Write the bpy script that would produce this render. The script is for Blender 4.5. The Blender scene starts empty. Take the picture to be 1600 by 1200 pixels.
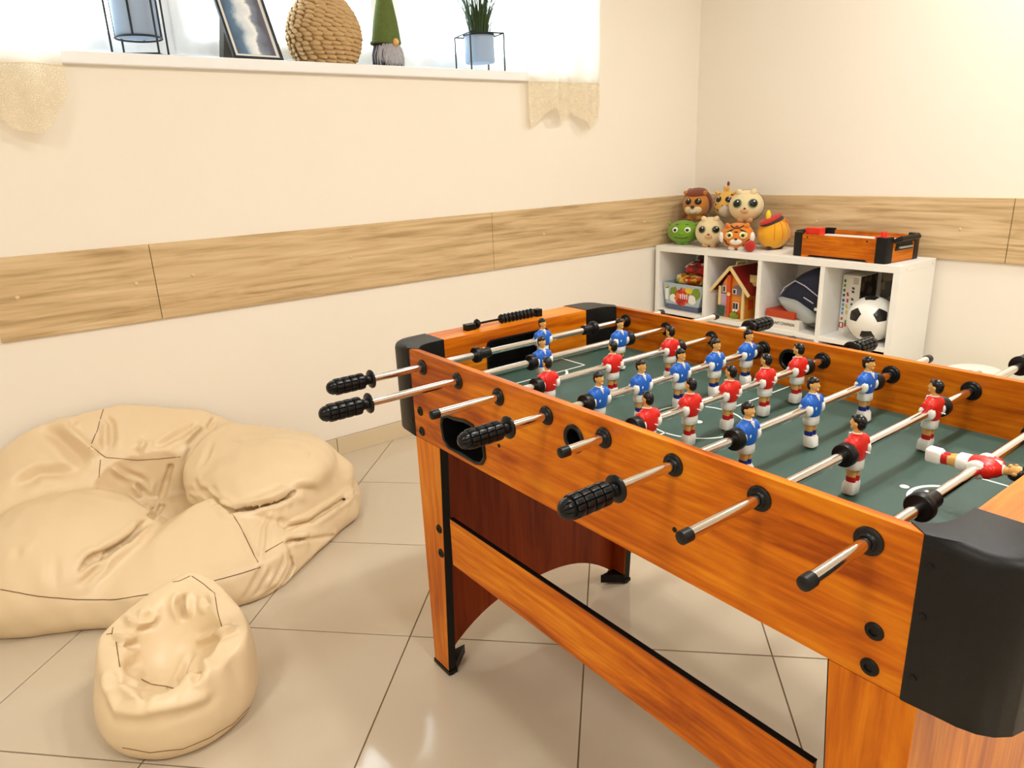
import bpy, bmesh, math, random
import numpy as np
from mathutils import Vector, Matrix, Euler, Quaternion
PI = math.pi
scene = bpy.context.scene
C = scene.collection
rnd = random.Random(7)

# ------------------------------------------------------------------ camera, world, lights, exposure
YW, XB = 2.677, 3.317            # window wall plane, back wall plane
XF, YR, ZC = -1.7, -2.1, 2.55    # walls behind the camera, ceiling
cam_d = bpy.data.cameras.new('camera')
cam = bpy.data.objects.new('camera', cam_d); C.objects.link(cam)
cam_d.sensor_width = 36.0; cam_d.lens = 36.0 * 1108.45 / 1600
fw = Vector((0.56782552, 0.76648344, -0.30012882)); rt = Vector((0.79537886, -0.60480614, -0.03977450))
up = Vector((0.21200625, 0.21613114, 0.95306908))
cam.matrix_world = Matrix(((rt.x, up.x, -fw.x, 0), (rt.y, up.y, -fw.y, 0), (rt.z, up.z, -fw.z, 1.15571), (0, 0, 0, 1)))
cam_d.clip_start = 0.02
scene.camera = cam

world = bpy.data.worlds.new('world'); scene.world = world; world.use_nodes = True
bg = world.node_tree.nodes['Background']
bg.inputs['Color'].default_value = (0.80, 0.94, 1.0, 1); bg.inputs['Strength'].default_value = 11.0

def lamp(name, loc, size, energy, color=(1, .993, .958)):
    d = bpy.data.lights.new(name, 'AREA'); d.shape = 'SQUARE'; d.size = size; d.energy = energy; d.color = color
    o = bpy.data.objects.new(name, d); o.location = loc; C.objects.link(o); return o
lamp('ceiling_lamp', (1.24, 0.50, ZC - .03), .15, 13)
lamp('ceiling_lamp', (1.68, 0.50, ZC - .03), .15, 13)
lamp('ceiling_lamp', (2.88, 0.80, ZC - .03), .22, 14)
lamp('ceiling_lamp', (0.55, -0.9, ZC - .03), .34, 24)
lamp('ceiling_lamp', (-0.9, 0.4, ZC - .03), .34, 17)
vs = scene.view_settings
vs.view_transform = 'Standard'; vs.look = 'None'; vs.gamma = 1.0; vs.use_curve_mapping = False
vs.exposure = 0.14

# ------------------------------------------------------------------ helpers: materials
def srgb(r, g, b):
    f = lambda c: (c / 255 / 12.92) if c / 255 <= .04045 else ((c / 255 + .055) / 1.055) ** 2.4
    return (f(r), f(g), f(b), 1)
def nodes(m):
    return m.node_tree.nodes, m.node_tree.links
def mat(name, col, rough=.5, metal=0., bump=0., bscale=200., var=0., vscale=6., coat=0., spec=.5, sheen=0.):
    m = bpy.data.materials.new(name); m.use_nodes = True
    N, L = nodes(m); p = N['Principled BSDF']
    p.inputs['Base Color'].default_value = col; p.inputs['Roughness'].default_value = rough
    p.inputs['Metallic'].default_value = metal; p.inputs['Specular IOR Level'].default_value = spec
    p.inputs['Coat Weight'].default_value = coat; p.inputs['Sheen Weight'].default_value = sheen
    tc = N.new('ShaderNodeTexCoord')
    n = N.new('ShaderNodeTexNoise'); n.inputs['Scale'].default_value = vscale; n.inputs['Detail'].default_value = 4
    L.new(tc.outputs['Object'], n.inputs['Vector'])
    mx = N.new('ShaderNodeMix'); mx.data_type = 'RGBA'
    mx.inputs['A'].default_value = col
    mx.inputs['B'].default_value = (col[0] * (1 - var), col[1] * (1 - var), col[2] * (1 - var), 1)
    L.new(n.outputs['Fac'], mx.inputs['Factor']); L.new(mx.outputs['Result'], p.inputs['Base Color'])
    if bump > 0:
        b = N.new('ShaderNodeTexNoise'); b.inputs['Scale'].default_value = bscale; b.inputs['Detail'].default_value = 3
        L.new(tc.outputs['Object'], b.inputs['Vector'])
        bp = N.new('ShaderNodeBump'); bp.inputs['Strength'].default_value = bump; bp.inputs['Distance'].default_value = .002
        L.new(b.outputs['Fac'], bp.inputs['Height']); L.new(bp.outputs['Normal'], p.inputs['Normal'])
    return m
def wood(name, cols, scale, rough=.35, axis='y', bump=.05, coat=0., fig=6.0):
    """streaky grain along one axis of the object's own coordinates"""
    m = bpy.data.materials.new(name); m.use_nodes = True
    N, L = nodes(m); p = N['Principled BSDF']
    tc = N.new('ShaderNodeTexCoord'); mp = N.new('ShaderNodeMapping')
    s = {'x': (1, fig, fig), 'y': (fig, 1, fig), 'z': (fig, fig, 1)}[axis]
    mp.inputs['Scale'].default_value = tuple(scale * v for v in s)
    L.new(tc.outputs['Object'], mp.inputs['Vector'])
    w = N.new('ShaderNodeTexNoise'); w.inputs['Scale'].default_value = 1.0; w.inputs['Detail'].default_value = 6
    w.inputs['Roughness'].default_value = .6; w.inputs['Distortion'].default_value = 1.4
    L.new(mp.outputs['Vector'], w.inputs['Vector'])
    mp2 = N.new('ShaderNodeMapping'); s2 = {'x': (1, 22, 22), 'y': (22, 1, 22), 'z': (22, 22, 1)}[axis]
    mp2.inputs['Scale'].default_value = tuple(scale * 2.2 * v for v in s2)
    L.new(tc.outputs['Object'], mp2.inputs['Vector'])
    w2 = N.new('ShaderNodeTexNoise'); w2.inputs['Scale'].default_value = 1.0; w2.inputs['Detail'].default_value = 3
    L.new(mp2.outputs['Vector'], w2.inputs['Vector'])
    ad = N.new('ShaderNodeMix'); ad.inputs['Factor'].default_value = .38
    L.new(w.outputs['Fac'], ad.inputs['A']); L.new(w2.outputs['Fac'], ad.inputs['B'])
    r = N.new('ShaderNodeValToRGB')
    els = r.color_ramp.elements
    while len(els) < len(cols): els.new(.5)
    for i, c in enumerate(cols):
        els[i].position = .36 + .29 * i / (len(cols) - 1); els[i].color = c
    L.new(ad.outputs['Result'], r.inputs['Fac']); L.new(r.outputs['Color'], p.inputs['Base Color'])
    p.inputs['Roughness'].default_value = rough; p.inputs['Coat Weight'].default_value = coat; p.inputs['Specular IOR Level'].default_value = .2
    bp = N.new('ShaderNodeBump'); bp.inputs['Strength'].default_value = bump; bp.inputs['Distance'].default_value = .001
    L.new(w2.outputs['Fac'], bp.inputs['Height']); L.new(bp.outputs['Normal'], p.inputs['Normal'])
    return m

M = {}
M['wall'] = mat('cream_wall_paint', srgb(248, 239, 225), .85, bump=.03, bscale=120, var=.02)
M['ceiling'] = mat('white_ceiling', srgb(246, 240, 230), .9)
M['grout'] = mat('grout', srgb(128, 108, 76), .8)
M['tile'] = mat('floor_tile', srgb(208, 193, 170), .06, var=.07, vscale=3.5, spec=.5)
M['skirt'] = mat('skirting_tile', srgb(222, 202, 168), .3, var=.06)
M['oak'] = wood('pale_oak', [srgb(178, 148, 106), srgb(212, 182, 138), srgb(228, 202, 160)], 1.5, .45, 'x', fig=14, coat=0)
M['oak_y'] = wood('pale_oak_back', [srgb(178, 148, 106), srgb(212, 182, 138), srgb(228, 202, 160)], 1.5, .45, 'y', fig=14, coat=0)
M['cherry'] = wood('cherry_laminate', [srgb(150, 62, 2), srgb(204, 106, 8), srgb(230, 142, 22)], 2.2, .32, 'y', fig=5)
M['cherry_x'] = wood('cherry_laminate_cross', [srgb(150, 62, 2), srgb(204, 106, 8), srgb(230, 142, 22)], 2.2, .32, 'x', fig=5)
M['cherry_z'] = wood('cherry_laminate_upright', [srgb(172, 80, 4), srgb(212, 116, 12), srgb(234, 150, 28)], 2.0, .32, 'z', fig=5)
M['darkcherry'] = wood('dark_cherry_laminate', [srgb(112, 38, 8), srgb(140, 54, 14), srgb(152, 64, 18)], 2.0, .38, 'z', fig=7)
M['black'] = mat('black_plastic', srgb(15, 15, 16), .38, bump=.04, bscale=500, spec=.3)
M['black_matt'] = mat('black_textured_plastic', srgb(14, 13, 13), .45, bump=.10, bscale=900, spec=.28)
M['rubber'] = mat('black_grip', srgb(13, 13, 14), .3, spec=.3)
M['edge'] = mat('black_edging', srgb(9, 9, 9), .45, spec=.25)
M['chrome'] = mat('chrome', (.82, .80, .78, 1), .13, 1.0)
M['steel'] = mat('steel_screw', (.75, .74, .72, 1), .25, 1.0)
M['felt'] = mat('green_playfield', srgb(54, 82, 72), .55, bump=.06, bscale=700, var=.06)
M['white'] = mat('white_print', srgb(240, 242, 236), .5)
M['wplastic'] = mat('white_plastic', srgb(242, 240, 232), .3)
M['skin'] = mat('moulded_skin', srgb(226, 172, 96), .35)
M['blue'] = mat('blue_shirt', srgb(26, 98, 196), .35)
M['navy'] = mat('navy_sock', srgb(22, 42, 130), .4)
M['red'] = mat('red_shirt', srgb(214, 30, 18), .35)
M['redsock'] = mat('red_sock', srgb(186, 18, 22), .4)
M['hair'] = mat('black_hair', srgb(16, 16, 18), .25)
M['bag'] = mat('beige_leatherette', srgb(234, 209, 170), .37, bump=.08, bscale=420, var=.05, vscale=5)
M['seam'] = mat('stitched_seam', srgb(120, 88, 48), .7)
M['shelf'] = mat('white_laminate', srgb(250, 248, 242), .4)
M['pvc'] = mat('white_pvc', srgb(248, 248, 248), .35)
M['wire'] = mat('black_wire', srgb(28, 40, 46), .5, .2)
M['pot'] = mat('grey_pot', srgb(160, 182, 212), .5)

# ------------------------------------------------------------------ helpers: meshes
class MB:
    def __init__(s): s.v = []; s.f = []; s.m = []
    def add(s, verts, faces, mi=0, mtx=None):
        b = len(s.v)
        for p in verts:
            s.v.append(tuple(mtx @ Vector(p)) if mtx is not None else tuple(p))
        for q in faces: s.f.append(tuple(i + b for i in q)); s.m.append(mi)
        return s
    def box(s, lo, hi, mi=0, mtx=None):
        x0, y0, z0 = lo; x1, y1, z1 = hi
        return s.add([(x0,y0,z0),(x1,y0,z0),(x1,y1,z0),(x0,y1,z0),(x0,y0,z1),(x1,y0,z1),(x1,y1,z1),(x0,y1,z1)],
                     [(0,3,2,1),(4,5,6,7),(0,1,5,4),(1,2,6,5),(2,3,7,6),(3,0,4,7)], mi, mtx)
    def lathe(s, prof, seg=24, mi=0, mtx=None, rmod=None):
        """profile [(r, z)] around z"""
        V = []; F = []; n = len(prof)
        for i, (r, z) in enumerate(prof):
            for k in range(seg):
                a = 2 * PI * k / seg; rr = r if rmod is None else rmod(r, z, k, i)
                V.append((rr * math.cos(a), rr * math.sin(a), z))
        for i in range(n - 1):
            for k in range(seg):
                k2 = (k + 1) % seg
                F.append((i * seg + k, i * seg + k2, (i + 1) * seg + k2, (i + 1) * seg + k))
        if prof[0][0] > 1e-6: F.append(tuple(reversed(range(seg))))
        if prof[-1][0] > 1e-6: F.append(tuple((n - 1) * seg + k for k in range(seg)))
        return s.add(V, F, mi, mtx)
    def cyl(s, p0, p1, r, seg=16, mi=0, r1=None):
        p0 = Vector(p0); p1 = Vector(p1); d = p1 - p0
        mt = Matrix.Translation(p0) @ d.to_track_quat('Z', 'Y').to_matrix().to_4x4()
        return s.lathe([(r, 0), (r if r1 is None else r1, d.length)], seg, mi, mt)
    def tube(s, pts, r, seg=8, mi=0, closed=False):
        pts = [Vector(p) for p in pts]; n = len(pts); V = []; F = []
        for i, p in enumerate(pts):
            if closed: t = pts[(i + 1) % n] - pts[i - 1]
            else: t = pts[min(i + 1, n - 1)] - pts[max(i - 1, 0)]
            q = t.to_track_quat('Z', 'Y').to_matrix()
            if i and not closed or (closed and i):
                pass
            rr = r[i] if isinstance(r, (list, tuple)) else r
            ref = Vector((0, 0, 1)) if abs(t.normalized().z) < .9 else Vector((1, 0, 0))
            u = t.cross(ref).normalized(); w = t.cross(u).normalized()
            for k in range(seg):
                a = 2 * PI * k / seg; V.append(p + (u * math.cos(a) + w * math.sin(a)) * rr)
        m = n if closed else n - 1
        for i in range(m):
            j = (i + 1) % n
            for k in range(seg):
                k2 = (k + 1) % seg; F.append((i * seg + k, i * seg + k2, j * seg + k2, j * seg + k))
        if not closed:
            F.append(tuple(reversed(range(seg)))); F.append(tuple((n - 1) * seg + k for k in range(seg)))
        return s.add(V, F, mi)
    def ell(s, c, r, seg=16, rings=10, mi=0, rot=None, p=1.0):
        V = []; F = []
        mt = Matrix.Translation(c) @ (rot if rot is not None else Matrix.Identity(4))
        V.append((0, 0, -r[2]))
        for i in range(1, rings):
            t = -PI / 2 + PI * i / rings
            for k in range(seg):
                a = 2 * PI * k / seg; V.append((r[0] * math.cos(t) * math.cos(a), r[1] * math.cos(t) * math.sin(a), r[2] * math.sin(t)))
        V.append((0, 0, r[2])); T = len(V) - 1
        for k in range(seg):
            k2 = (k + 1) % seg
            F.append((0, 1 + k2, 1 + k)); F.append((T, T - seg + k, T - seg + k2))
        for i in range(rings - 2):
            for k in range(seg):
                k2 = (k + 1) % seg; a = 1 + i * seg
                F.append((a + k, a + k2, a + seg + k2, a + seg + k))
        return s.add(V, F, mi, mt)
    def prism(s, poly, a0, a1, axis='z', mi=0, mtx=None):
        """2-D outline extruded along an axis: axis z -> (x, y), y -> (x, z), x -> (y, z)"""
        n = len(poly)
        mk = {'z': lambda p, a: (p[0], p[1], a), 'y': lambda p, a: (p[0], a, p[1]), 'x': lambda p, a: (a, p[0], p[1])}[axis]
        V = [mk(p, a0) for p in poly] + [mk(p, a1) for p in poly]
        F = [tuple(reversed(range(n))), tuple(range(n, 2 * n))] + [(i, (i + 1) % n, n + (i + 1) % n, n + i) for i in range(n)]
        return s.add(V, F, mi, mtx)
    def loft(s, rings, mi=0, cap=True, mis=None):
        n = len(rings[0]); V = [p for r in rings for p in r]; b = len(s.v); s.v += [tuple(p) for p in V]
        for i in range(len(rings) - 1):
            for k in range(n):
                k2 = (k + 1) % n
                s.f.append((b + i * n + k, b + i * n + k2, b + (i + 1) * n + k2, b + (i + 1) * n + k)); s.m.append(mis[i] if mis else mi)
        if cap:
            s.f.append(tuple(b + k for k in reversed(range(n)))); s.m.append(mis[0] if mis else mi)
            s.f.append(tuple(b + (len(rings) - 1) * n + k for k in range(n))); s.m.append(mis[-1] if mis else mi)
        return s
    def mesh(s, name, mats, org=(0, 0, 0), sharp=.6):
        me = bpy.data.meshes.new(name)
        o = Vector(org); me.from_pydata([tuple(Vector(p) - o) for p in s.v], [], s.f)
        for mm in (mats if isinstance(mats, (list, tuple)) else [mats]): me.materials.append(mm)
        me.polygons.foreach_set('material_index', s.m)
        bm = bmesh.new(); bm.from_mesh(me); bmesh.ops.recalc_face_normals(bm, faces=bm.faces); bm.to_mesh(me); bm.free()
        me.polygons.foreach_set('use_smooth', [True] * len(me.polygons))
        if sharp: me.set_sharp_from_angle(angle=sharp)
        me.update(); return me
    def build(s, name, mats, parent=None, bevel=0., sharp=.6, org=None, seg=2):
        """vertices are in the parent's frame (or the world for a top-level mesh); org = own origin in that frame"""
        if org is None:
            org = (0, 0, 0)
        me = s.mesh(name, mats, org, sharp)
        o = bpy.data.objects.new(name, me); C.objects.link(o); o.location = org
        if parent is not None: o.parent = parent
        if bevel: bev(o, bevel, seg)
        return o
def bev(o, w, seg=2):
    b = o.modifiers.new('bevel', 'BEVEL'); b.width = w; b.segments = seg; b.limit_method = 'ANGLE'; b.angle_limit = .7; b.harden_normals = True
    return o
def tag(o, label=None, cat=None, group=None, kind=None):
    if label: o['label'] = label
    if cat: o['category'] = cat
    if group: o['group'] = group
    if kind: o['kind'] = kind
    return o
def thing(name, label, cat, loc=(0, 0, 0), rz=0., group=None, kind=None):
    o = bpy.data.objects.new(name, None); C.objects.link(o); o.location = loc; o.rotation_euler = (0, 0, rz)
    o.empty_display_size = .05
    return tag(o, label, cat, group, kind)
def copy_of(src, parent, loc=None, mtx=None, name=None):
    o = src.copy(); C.objects.link(o); o.parent = parent
    if name: o.name = name
    if loc is not None: o.location = loc
    if mtx is not None: o.matrix_local = mtx
    return o
def plate(name, outer, holes, a0, a1, axis, m, parent, bevel=.0, org=(0, 0, 0)):
    """flat board with real holes: a filled 2-D curve turned into a mesh; outlines in (u, v)"""
    cu = bpy.data.curves.new('outline', 'CURVE'); cu.dimensions = '2D'; cu.fill_mode = 'BOTH'; cu.extrude = abs(a1 - a0) / 2
    for pl in [outer] + list(holes):
        sp = cu.splines.new('POLY'); sp.points.add(len(pl) - 1); sp.use_cyclic_u = True
        for q, (x, y) in zip(sp.points, pl): q.co = (x, y, 0, 1)
    tmp = bpy.data.objects.new('outline', cu); C.objects.link(tmp)
    dg = bpy.context.evaluated_depsgraph_get(); me = bpy.data.meshes.new_from_object(tmp.evaluated_get(dg))
    bpy.data.objects.remove(tmp); bpy.data.curves.remove(cu)
    mid = (a0 + a1) / 2
    for v in me.vertices:
        x, y, z = v.co
        v.co = {'x': (mid + z, x, y), 'y': (x, mid + z, y), 'z': (x, y, mid + z)}[axis]
        v.co = v.co - Vector(org)
    bm = bmesh.new(); bm.from_mesh(me); bmesh.ops.remove_doubles(bm, verts=bm.verts, dist=1e-5)
    bmesh.ops.recalc_face_normals(bm, faces=bm.faces)
    bmesh.ops.dissolve_limit(bm, angle_limit=.02, verts=bm.verts, edges=bm.edges)
    bm.to_mesh(me); bm.free()
    me.name = name; me.materials.clear(); me.materials.append(m)
    me.polygons.foreach_set('use_smooth', [True] * len(me.polygons)); me.set_sharp_from_angle(angle=.6)
    o = bpy.data.objects.new(name, me); C.objects.link(o); o.location = org
    if parent is not None: o.parent = parent
    if bevel: bev(o, bevel)
    return o
def circle(cx, cy, r, n=24): return [(cx + r * math.cos(2 * PI * k / n), cy + r * math.sin(2 * PI * k / n)) for k in range(n)]
def rrect(x0, y0, x1, y1, r, n=5):
    P = []
    for cx, cy, a in ((x1 - r, y1 - r, 0), (x0 + r, y1 - r, 90), (x0 + r, y0 + r, 180), (x1 - r, y0 + r, 270)):
        for k in range(n + 1):
            t = math.radians(a + 90 * k / n); P.append((cx + r * math.cos(t), cy + r * math.sin(t)))
    return P
def text_mesh(s, size, depth=.0004):
    cu = bpy.data.curves.new('lettering', 'FONT'); cu.body = s; cu.size = size; cu.extrude = depth; cu.align_x = 'CENTER'; cu.align_y = 'CENTER'
    tmp = bpy.data.objects.new('lettering', cu); C.objects.link(tmp)
    me = bpy.data.meshes.new_from_object(tmp.evaluated_get(bpy.context.evaluated_depsgraph_get()))
    bpy.data.objects.remove(tmp); bpy.data.curves.remove(cu); me.name = 'lettering'; return me
#@@STRUCT
# ------------------------------------------------------------------ the room
def clip_poly(P, x0, x1, y0, y1):
    for ax, lim, sg in ((0, x0, 1), (0, x1, -1), (1, y0, 1), (1, y1, -1)):
        Q = []
        for i in range(len(P)):
            a, b = P[i], P[(i + 1) % len(P)]
            da, db = sg * (a[ax] - lim), sg * (b[ax] - lim)
            if da >= 0: Q.append(a)
            if da * db < 0:
                t = da / (da - db); Q.append((a[0] + t * (b[0] - a[0]), a[1] + t * (b[1] - a[1])))
        P = Q
        if len(P) < 3: return []
    return P
floor = tag(MB().box((XF, YR, -.12), (XB, YW, -.0025)).build('floor', M['grout']), kind='structure')
T, TU, TV, GAP = .4474, 1.4905, -.514, .0016
r2 = math.sqrt(2)
for i in range(-9, 8):
    for j in range(-9, 10):
        us = (TU + i * T + GAP, TU + (i + 1) * T - GAP); vv = (TV + j * T + GAP, TV + (j + 1) * T - GAP)
        P = [((u + v) / r2, (u - v) / r2) for u, v in ((us[0], vv[0]), (us[0], vv[1]), (us[1], vv[1]), (us[1], vv[0]))]
        P = clip_poly(P, XF, XB, YR, YW)
        if len(P) < 3: continue
        ar = abs(sum(P[k][0] * P[(k + 1) % len(P)][1] - P[(k + 1) % len(P)][0] * P[k][1] for k in range(len(P)))) / 2
        if ar < .002: continue
        cx = sum(p[0] for p in P) / len(P); cy = sum(p[1] for p in P) / len(P)
        t = MB().prism(P, -.009, 0).build('tile', M['tile'], floor, org=(cx, cy, 0)); bev(t, .0008, 1)
# window wall with the opening
WX0, WX1, WZ0, WZ1, WD = -.45, 2.55, 1.488, 2.16, .36
w = MB()
w.box((XF, YW, 0), (XB + .2, YW + WD, WZ0)); w.box((XF, YW, WZ1), (XB + .2, YW + WD, ZC))
w.box((XF, YW, WZ0), (WX0, YW + WD, WZ1)); w.box((WX1, YW, WZ0), (XB + .2, YW + WD, WZ1))
wall_left = tag(w.build('wall_left', M['wall']), kind='structure')
wall_back = tag(MB().box((XB, YR, 0), (XB + .2, YW, ZC)).build('wall_back', M['wall']), kind='structure')
tag(MB().box((XF - .2, YR - .2, 0), (XF, YW + WD, ZC)).build('wall_front', M['wall']), kind='structure')
tag(MB().box((XF, YR - .2, 0), (XB + .2, YR, ZC)).build('wall_right', M['wall']), kind='structure')
tag(MB().box((XF - .2, YR - .2, ZC), (XB + .2, YW + WD, ZC + .1)).build('ceiling', M['ceiling']), kind='structure')
# oak wall band: planks of their own with screw caps
cap = MB().lathe([(0, .004), (.004, .0035), (.006, .002), (.0065, 0)], 12)
M['cap'] = mat('screw_cap', srgb(226, 196, 150), .5)
def plank_left(x0, x1, caps):
    p = MB().box((x0, YW - .012, .681), (x1, YW, .9365)).build('wood_panel', M['oak'], wall_left, bevel=.0015)
    for x, z in caps:
        cap_o = MB().lathe([(.0065, 0), (.006, .002), (.004, .0035), (0, .004)], 12, 0, Matrix.Translation((x, YW - .012, z)) @ Matrix.Rotation(PI / 2, 4, 'X')).build('screw_cap', M['cap'], p)
plank_left(.018, .480, [(.086, .812), (.421, .812)])
plank_left(.482, 1.90, [(.603, .818), (1.2, .815)])
plank_left(1.9015, XB - .013, [(2.2, .815), (2.9, .815)])
def plank_back(y0, y1, caps):
    p = MB().box((XB - .012, y0, .681), (XB, y1, .9365)).build('wood_panel', M['oak_y'], wall_back, bevel=.0015)
    for y, z in caps:
        MB().lathe([(.0065, 0), (.006, .002), (.004, .0035), (0, .004)], 12, 0, Matrix.Translation((XB - .012, y, z)) @ Matrix.Rotation(-PI / 2, 4, 'Y')).build('screw_cap', M['cap'], p)
plank_back(1.097, YW - .0005, [(1.278, .808), (1.919, .814), (2.55, .81)])
plank_back(-.40, 1.0945, [(.9, .81), (.2, .81)])
# skirting tiles
bl = tag(MB().box((XF, YW - .006, 0), (XB, YW, .0755)).build('baseboard_left', M['grout']), kind='structure')
x = 1.052 - 6 * T
while x < XB - .01:
    a, b = max(x + .0012, XF), min(x + T - .0012, XB - .01)
    if b > a: MB().box((a, YW - .011, 0), (b, YW - .0055, .076)).build('skirting_tile', M['skirt'], bl, bevel=.0012)
    x += T
bb = tag(MB().box((XB - .006, YR, 0), (XB, YW - .011, .0755)).build('baseboard_back', M['grout']), kind='structure')
y = YW - .012
while y > YR + .01:
    b, a = y - .0012, max(y - T + .0012, YR)
    MB().box((XB - .011, a, 0), (XB - .0055, b, .076)).build('skirting_tile', M['skirt'], bb, bevel=.0012)
    y -= T
# window: sill, casements, panes
win = bpy.data.objects.new('window_1', None); C.objects.link(win); win.location = (1.05, YW + WD, WZ0); tag(win, kind='structure')
def W(mb): mb.v = [(a - 1.05, b - YW - WD, c - WZ0) for a, b, c in mb.v]; return mb
W(MB().box((WX0, YW - .022, 1.488), (WX1, YW + WD - .07, 1.526))).build('window_sill', M['pvc'], win, bevel=.005)
fy0, fy1 = YW + WD - .072, YW + WD - .004
f = MB()
f.box((WX0, fy0, 1.526), (WX1, fy1, 1.571)); f.box((WX0, fy0, WZ1 - .05), (WX1, fy1, WZ1))
f.box((WX0, fy0, 1.571), (WX0 + .05, fy1, WZ1 - .05)); f.box((WX1 - .05, fy0, 1.571), (WX1, fy1, WZ1 - .05))
W(f).build('window_frame', M['pvc'], win, bevel=.003)
gm = bpy.data.materials.new('window_glass'); gm.use_nodes = True
N, L = nodes(gm); N.remove(N['Principled BSDF'])
tr = N.new('ShaderNodeBsdfTransparent'); gl = N.new('ShaderNodeBsdfGlossy'); gl.inputs['Roughness'].default_value = .02
fr = N.new('ShaderNodeFresnel'); fr.inputs['IOR'].default_value = 1.3; mx = N.new('ShaderNodeMixShader')
L.new(fr.outputs[0], mx.inputs[0]); L.new(tr.outputs[0], mx.inputs[1]); L.new(gl.outputs[0], mx.inputs[2]); L.new(mx.outputs[0], N['Material Output'].inputs[0])
M['glass'] = gm
cx = [WX0 + .05, .72, 1.60, WX1 - .05]
for k in range(3):
    a, b = cx[k] + (.005 if k == 0 else .028), cx[k + 1] - (.005 if k == 2 else .028)
    if k: W(MB().box((cx[k] - .025, fy0, 1.571), (cx[k] + .025, fy1, WZ1 - .05))).build('mullion', M['pvc'], win, bevel=.003)
    s = MB(); t = .052; z0, z1 = 1.575, WZ1 - .054
    s.box((a, fy0 - .014, z0), (b, fy1 - .02, z0 + t)); s.box((a, fy0 - .014, z1 - t), (b, fy1 - .02, z1))
    s.box((a, fy0 - .014, z0 + t), (a + t, fy1 - .02, z1 - t)); s.box((b - t, fy0 - .014, z0 + t), (b, fy1 - .02, z1 - t))
    sash = W(s).build('sash', M['pvc'], win, bevel=.003)
    W(MB().box((a + t - .005, fy0 + .018, z0 + t - .005), (b - t + .005, fy0 + .022, z1 - t + .005))).build('pane', M['glass'], sash)
#@@BAGS
# ------------------------------------------------------------------ bean bags (signed distance shapes -> surface nets)
def smin(a, b, k):
    h = np.clip(.5 + .5 * (b - a) / k, 0, 1); return b * (1 - h) + a * h - k * h * (1 - h)
def sd_ell(P, c, r, yaw=0., tilt=0.):
    q = P - np.array(c, dtype=np.float32)
    if tilt: q = q @ np.array(Matrix.Rotation(tilt, 3, 'Y'), dtype=np.float32)
    if yaw:
        cs, sn = math.cos(yaw), math.sin(yaw)
        q = np.stack([q[:, 0] * cs + q[:, 1] * sn, -q[:, 0] * sn + q[:, 1] * cs, q[:, 2]], 1)
    r = np.array(r, dtype=np.float32); k0 = np.linalg.norm(q / r, axis=1); k1 = np.linalg.norm(q / (r * r), axis=1) + 1e-6
    return k0 * (k0 - 1) / k1
def sd_cap(P, a, b, r0, r1=None):
    r1 = r0 if r1 is None else r1
    a = np.array(a, dtype=np.float32); b = np.array(b, dtype=np.float32); d = b - a
    t = np.clip(((P - a) @ d) / (d @ d), 0, 1); return np.linalg.norm(P - a - t[:, None] * d, axis=1) - (r0 + (r1 - r0) * t)
def sd_poly(P, poly):
    x, y = P[:, 0], P[:, 1]; n = len(poly); d = np.full(len(x), 1e9, dtype=np.float32); s = np.ones(len(x), dtype=np.float32)
    for i in range(n):
        ax, ay = poly[i]; bx, by = poly[i - 1]; ex, ey = bx - ax, by - ay; wx, wy = x - ax, y - ay
        t = np.clip((wx * ex + wy * ey) / (ex * ex + ey * ey), 0, 1)
        d = np.minimum(d, (wx - ex * t) ** 2 + (wy - ey * t) ** 2)
        c1 = y >= ay; c2 = y < by; c3 = ex * wy > ey * wx
        fl = (c1 & c2 & c3) | (~c1 & ~c2 & ~c3); s = np.where(fl, -s, s)
    return s * np.sqrt(d)
def surface_nets(fn, lo, hi, h):
    ax = [np.arange(lo[i], hi[i] + h, h, dtype=np.float32) for i in range(3)]
    nx, ny, nz = map(len, ax)
    G = np.stack(np.meshgrid(*ax, indexing='ij'), -1).reshape(-1, 3)
    D = fn(G).reshape(nx, ny, nz)
    ins = D < 0
    cnt = np.zeros((nx - 1, ny - 1, nz - 1), np.int8)
    cor = [(a, b, c) for a in (0, 1) for b in (0, 1) for c in (0, 1)]
    for a, b, c in cor: cnt += ins[a:nx - 1 + a, b:ny - 1 + b, c:nz - 1 + c]
    act = (cnt > 0) & (cnt < 8)
    idx = np.full(act.shape, -1, np.int64); I = np.argwhere(act); idx[act] = np.arange(len(I))
    acc = np.zeros((len(I), 3)); num = np.zeros(len(I))
    for p in cor:
        for e in range(3):
            if p[e]: continue
            q = list(p); q[e] = 1
            d0 = D[I[:, 0] + p[0], I[:, 1] + p[1], I[:, 2] + p[2]]; d1 = D[I[:, 0] + q[0], I[:, 1] + q[1], I[:, 2] + q[2]]
            cr = (d0 < 0) != (d1 < 0); t = np.where(cr, d0 / np.where(cr, d0 - d1, 1), 0)
            for k in range(3): acc[:, k] += np.where(cr, p[k] + (t if k == e else 0), 0)
            num += cr
    V = (I + acc / num[:, None]) * h + np.array(lo)
    F = []
    for e in range(3):
        sl0 = [slice(1, -1)] * 3; sl0[e] = slice(0, -1); sl1 = [slice(1, -1)] * 3; sl1[e] = slice(1, None)
        a = ins[tuple(sl0)]; b = ins[tuple(sl1)]; J = np.argwhere(a != b); off = [1, 1, 1]; off[e] = 0
        K = J + np.array(off); u, v = [(1, 2), (2, 0), (0, 1)][e]
        def at(du, dv):
            Q = K.copy(); Q[:, u] -= du; Q[:, v] -= dv; return idx[Q[:, 0], Q[:, 1], Q[:, 2]]
        q = np.stack([at(1, 1), at(0, 1), at(0, 0), at(1, 0)], 1)
        inn = a[tuple(J.T)]; q = np.where(inn[:, None], q, q[:, ::-1]); F.append(q)
    F = np.concatenate(F); F = F[(F >= 0).all(1)]
    return V, F
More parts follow.
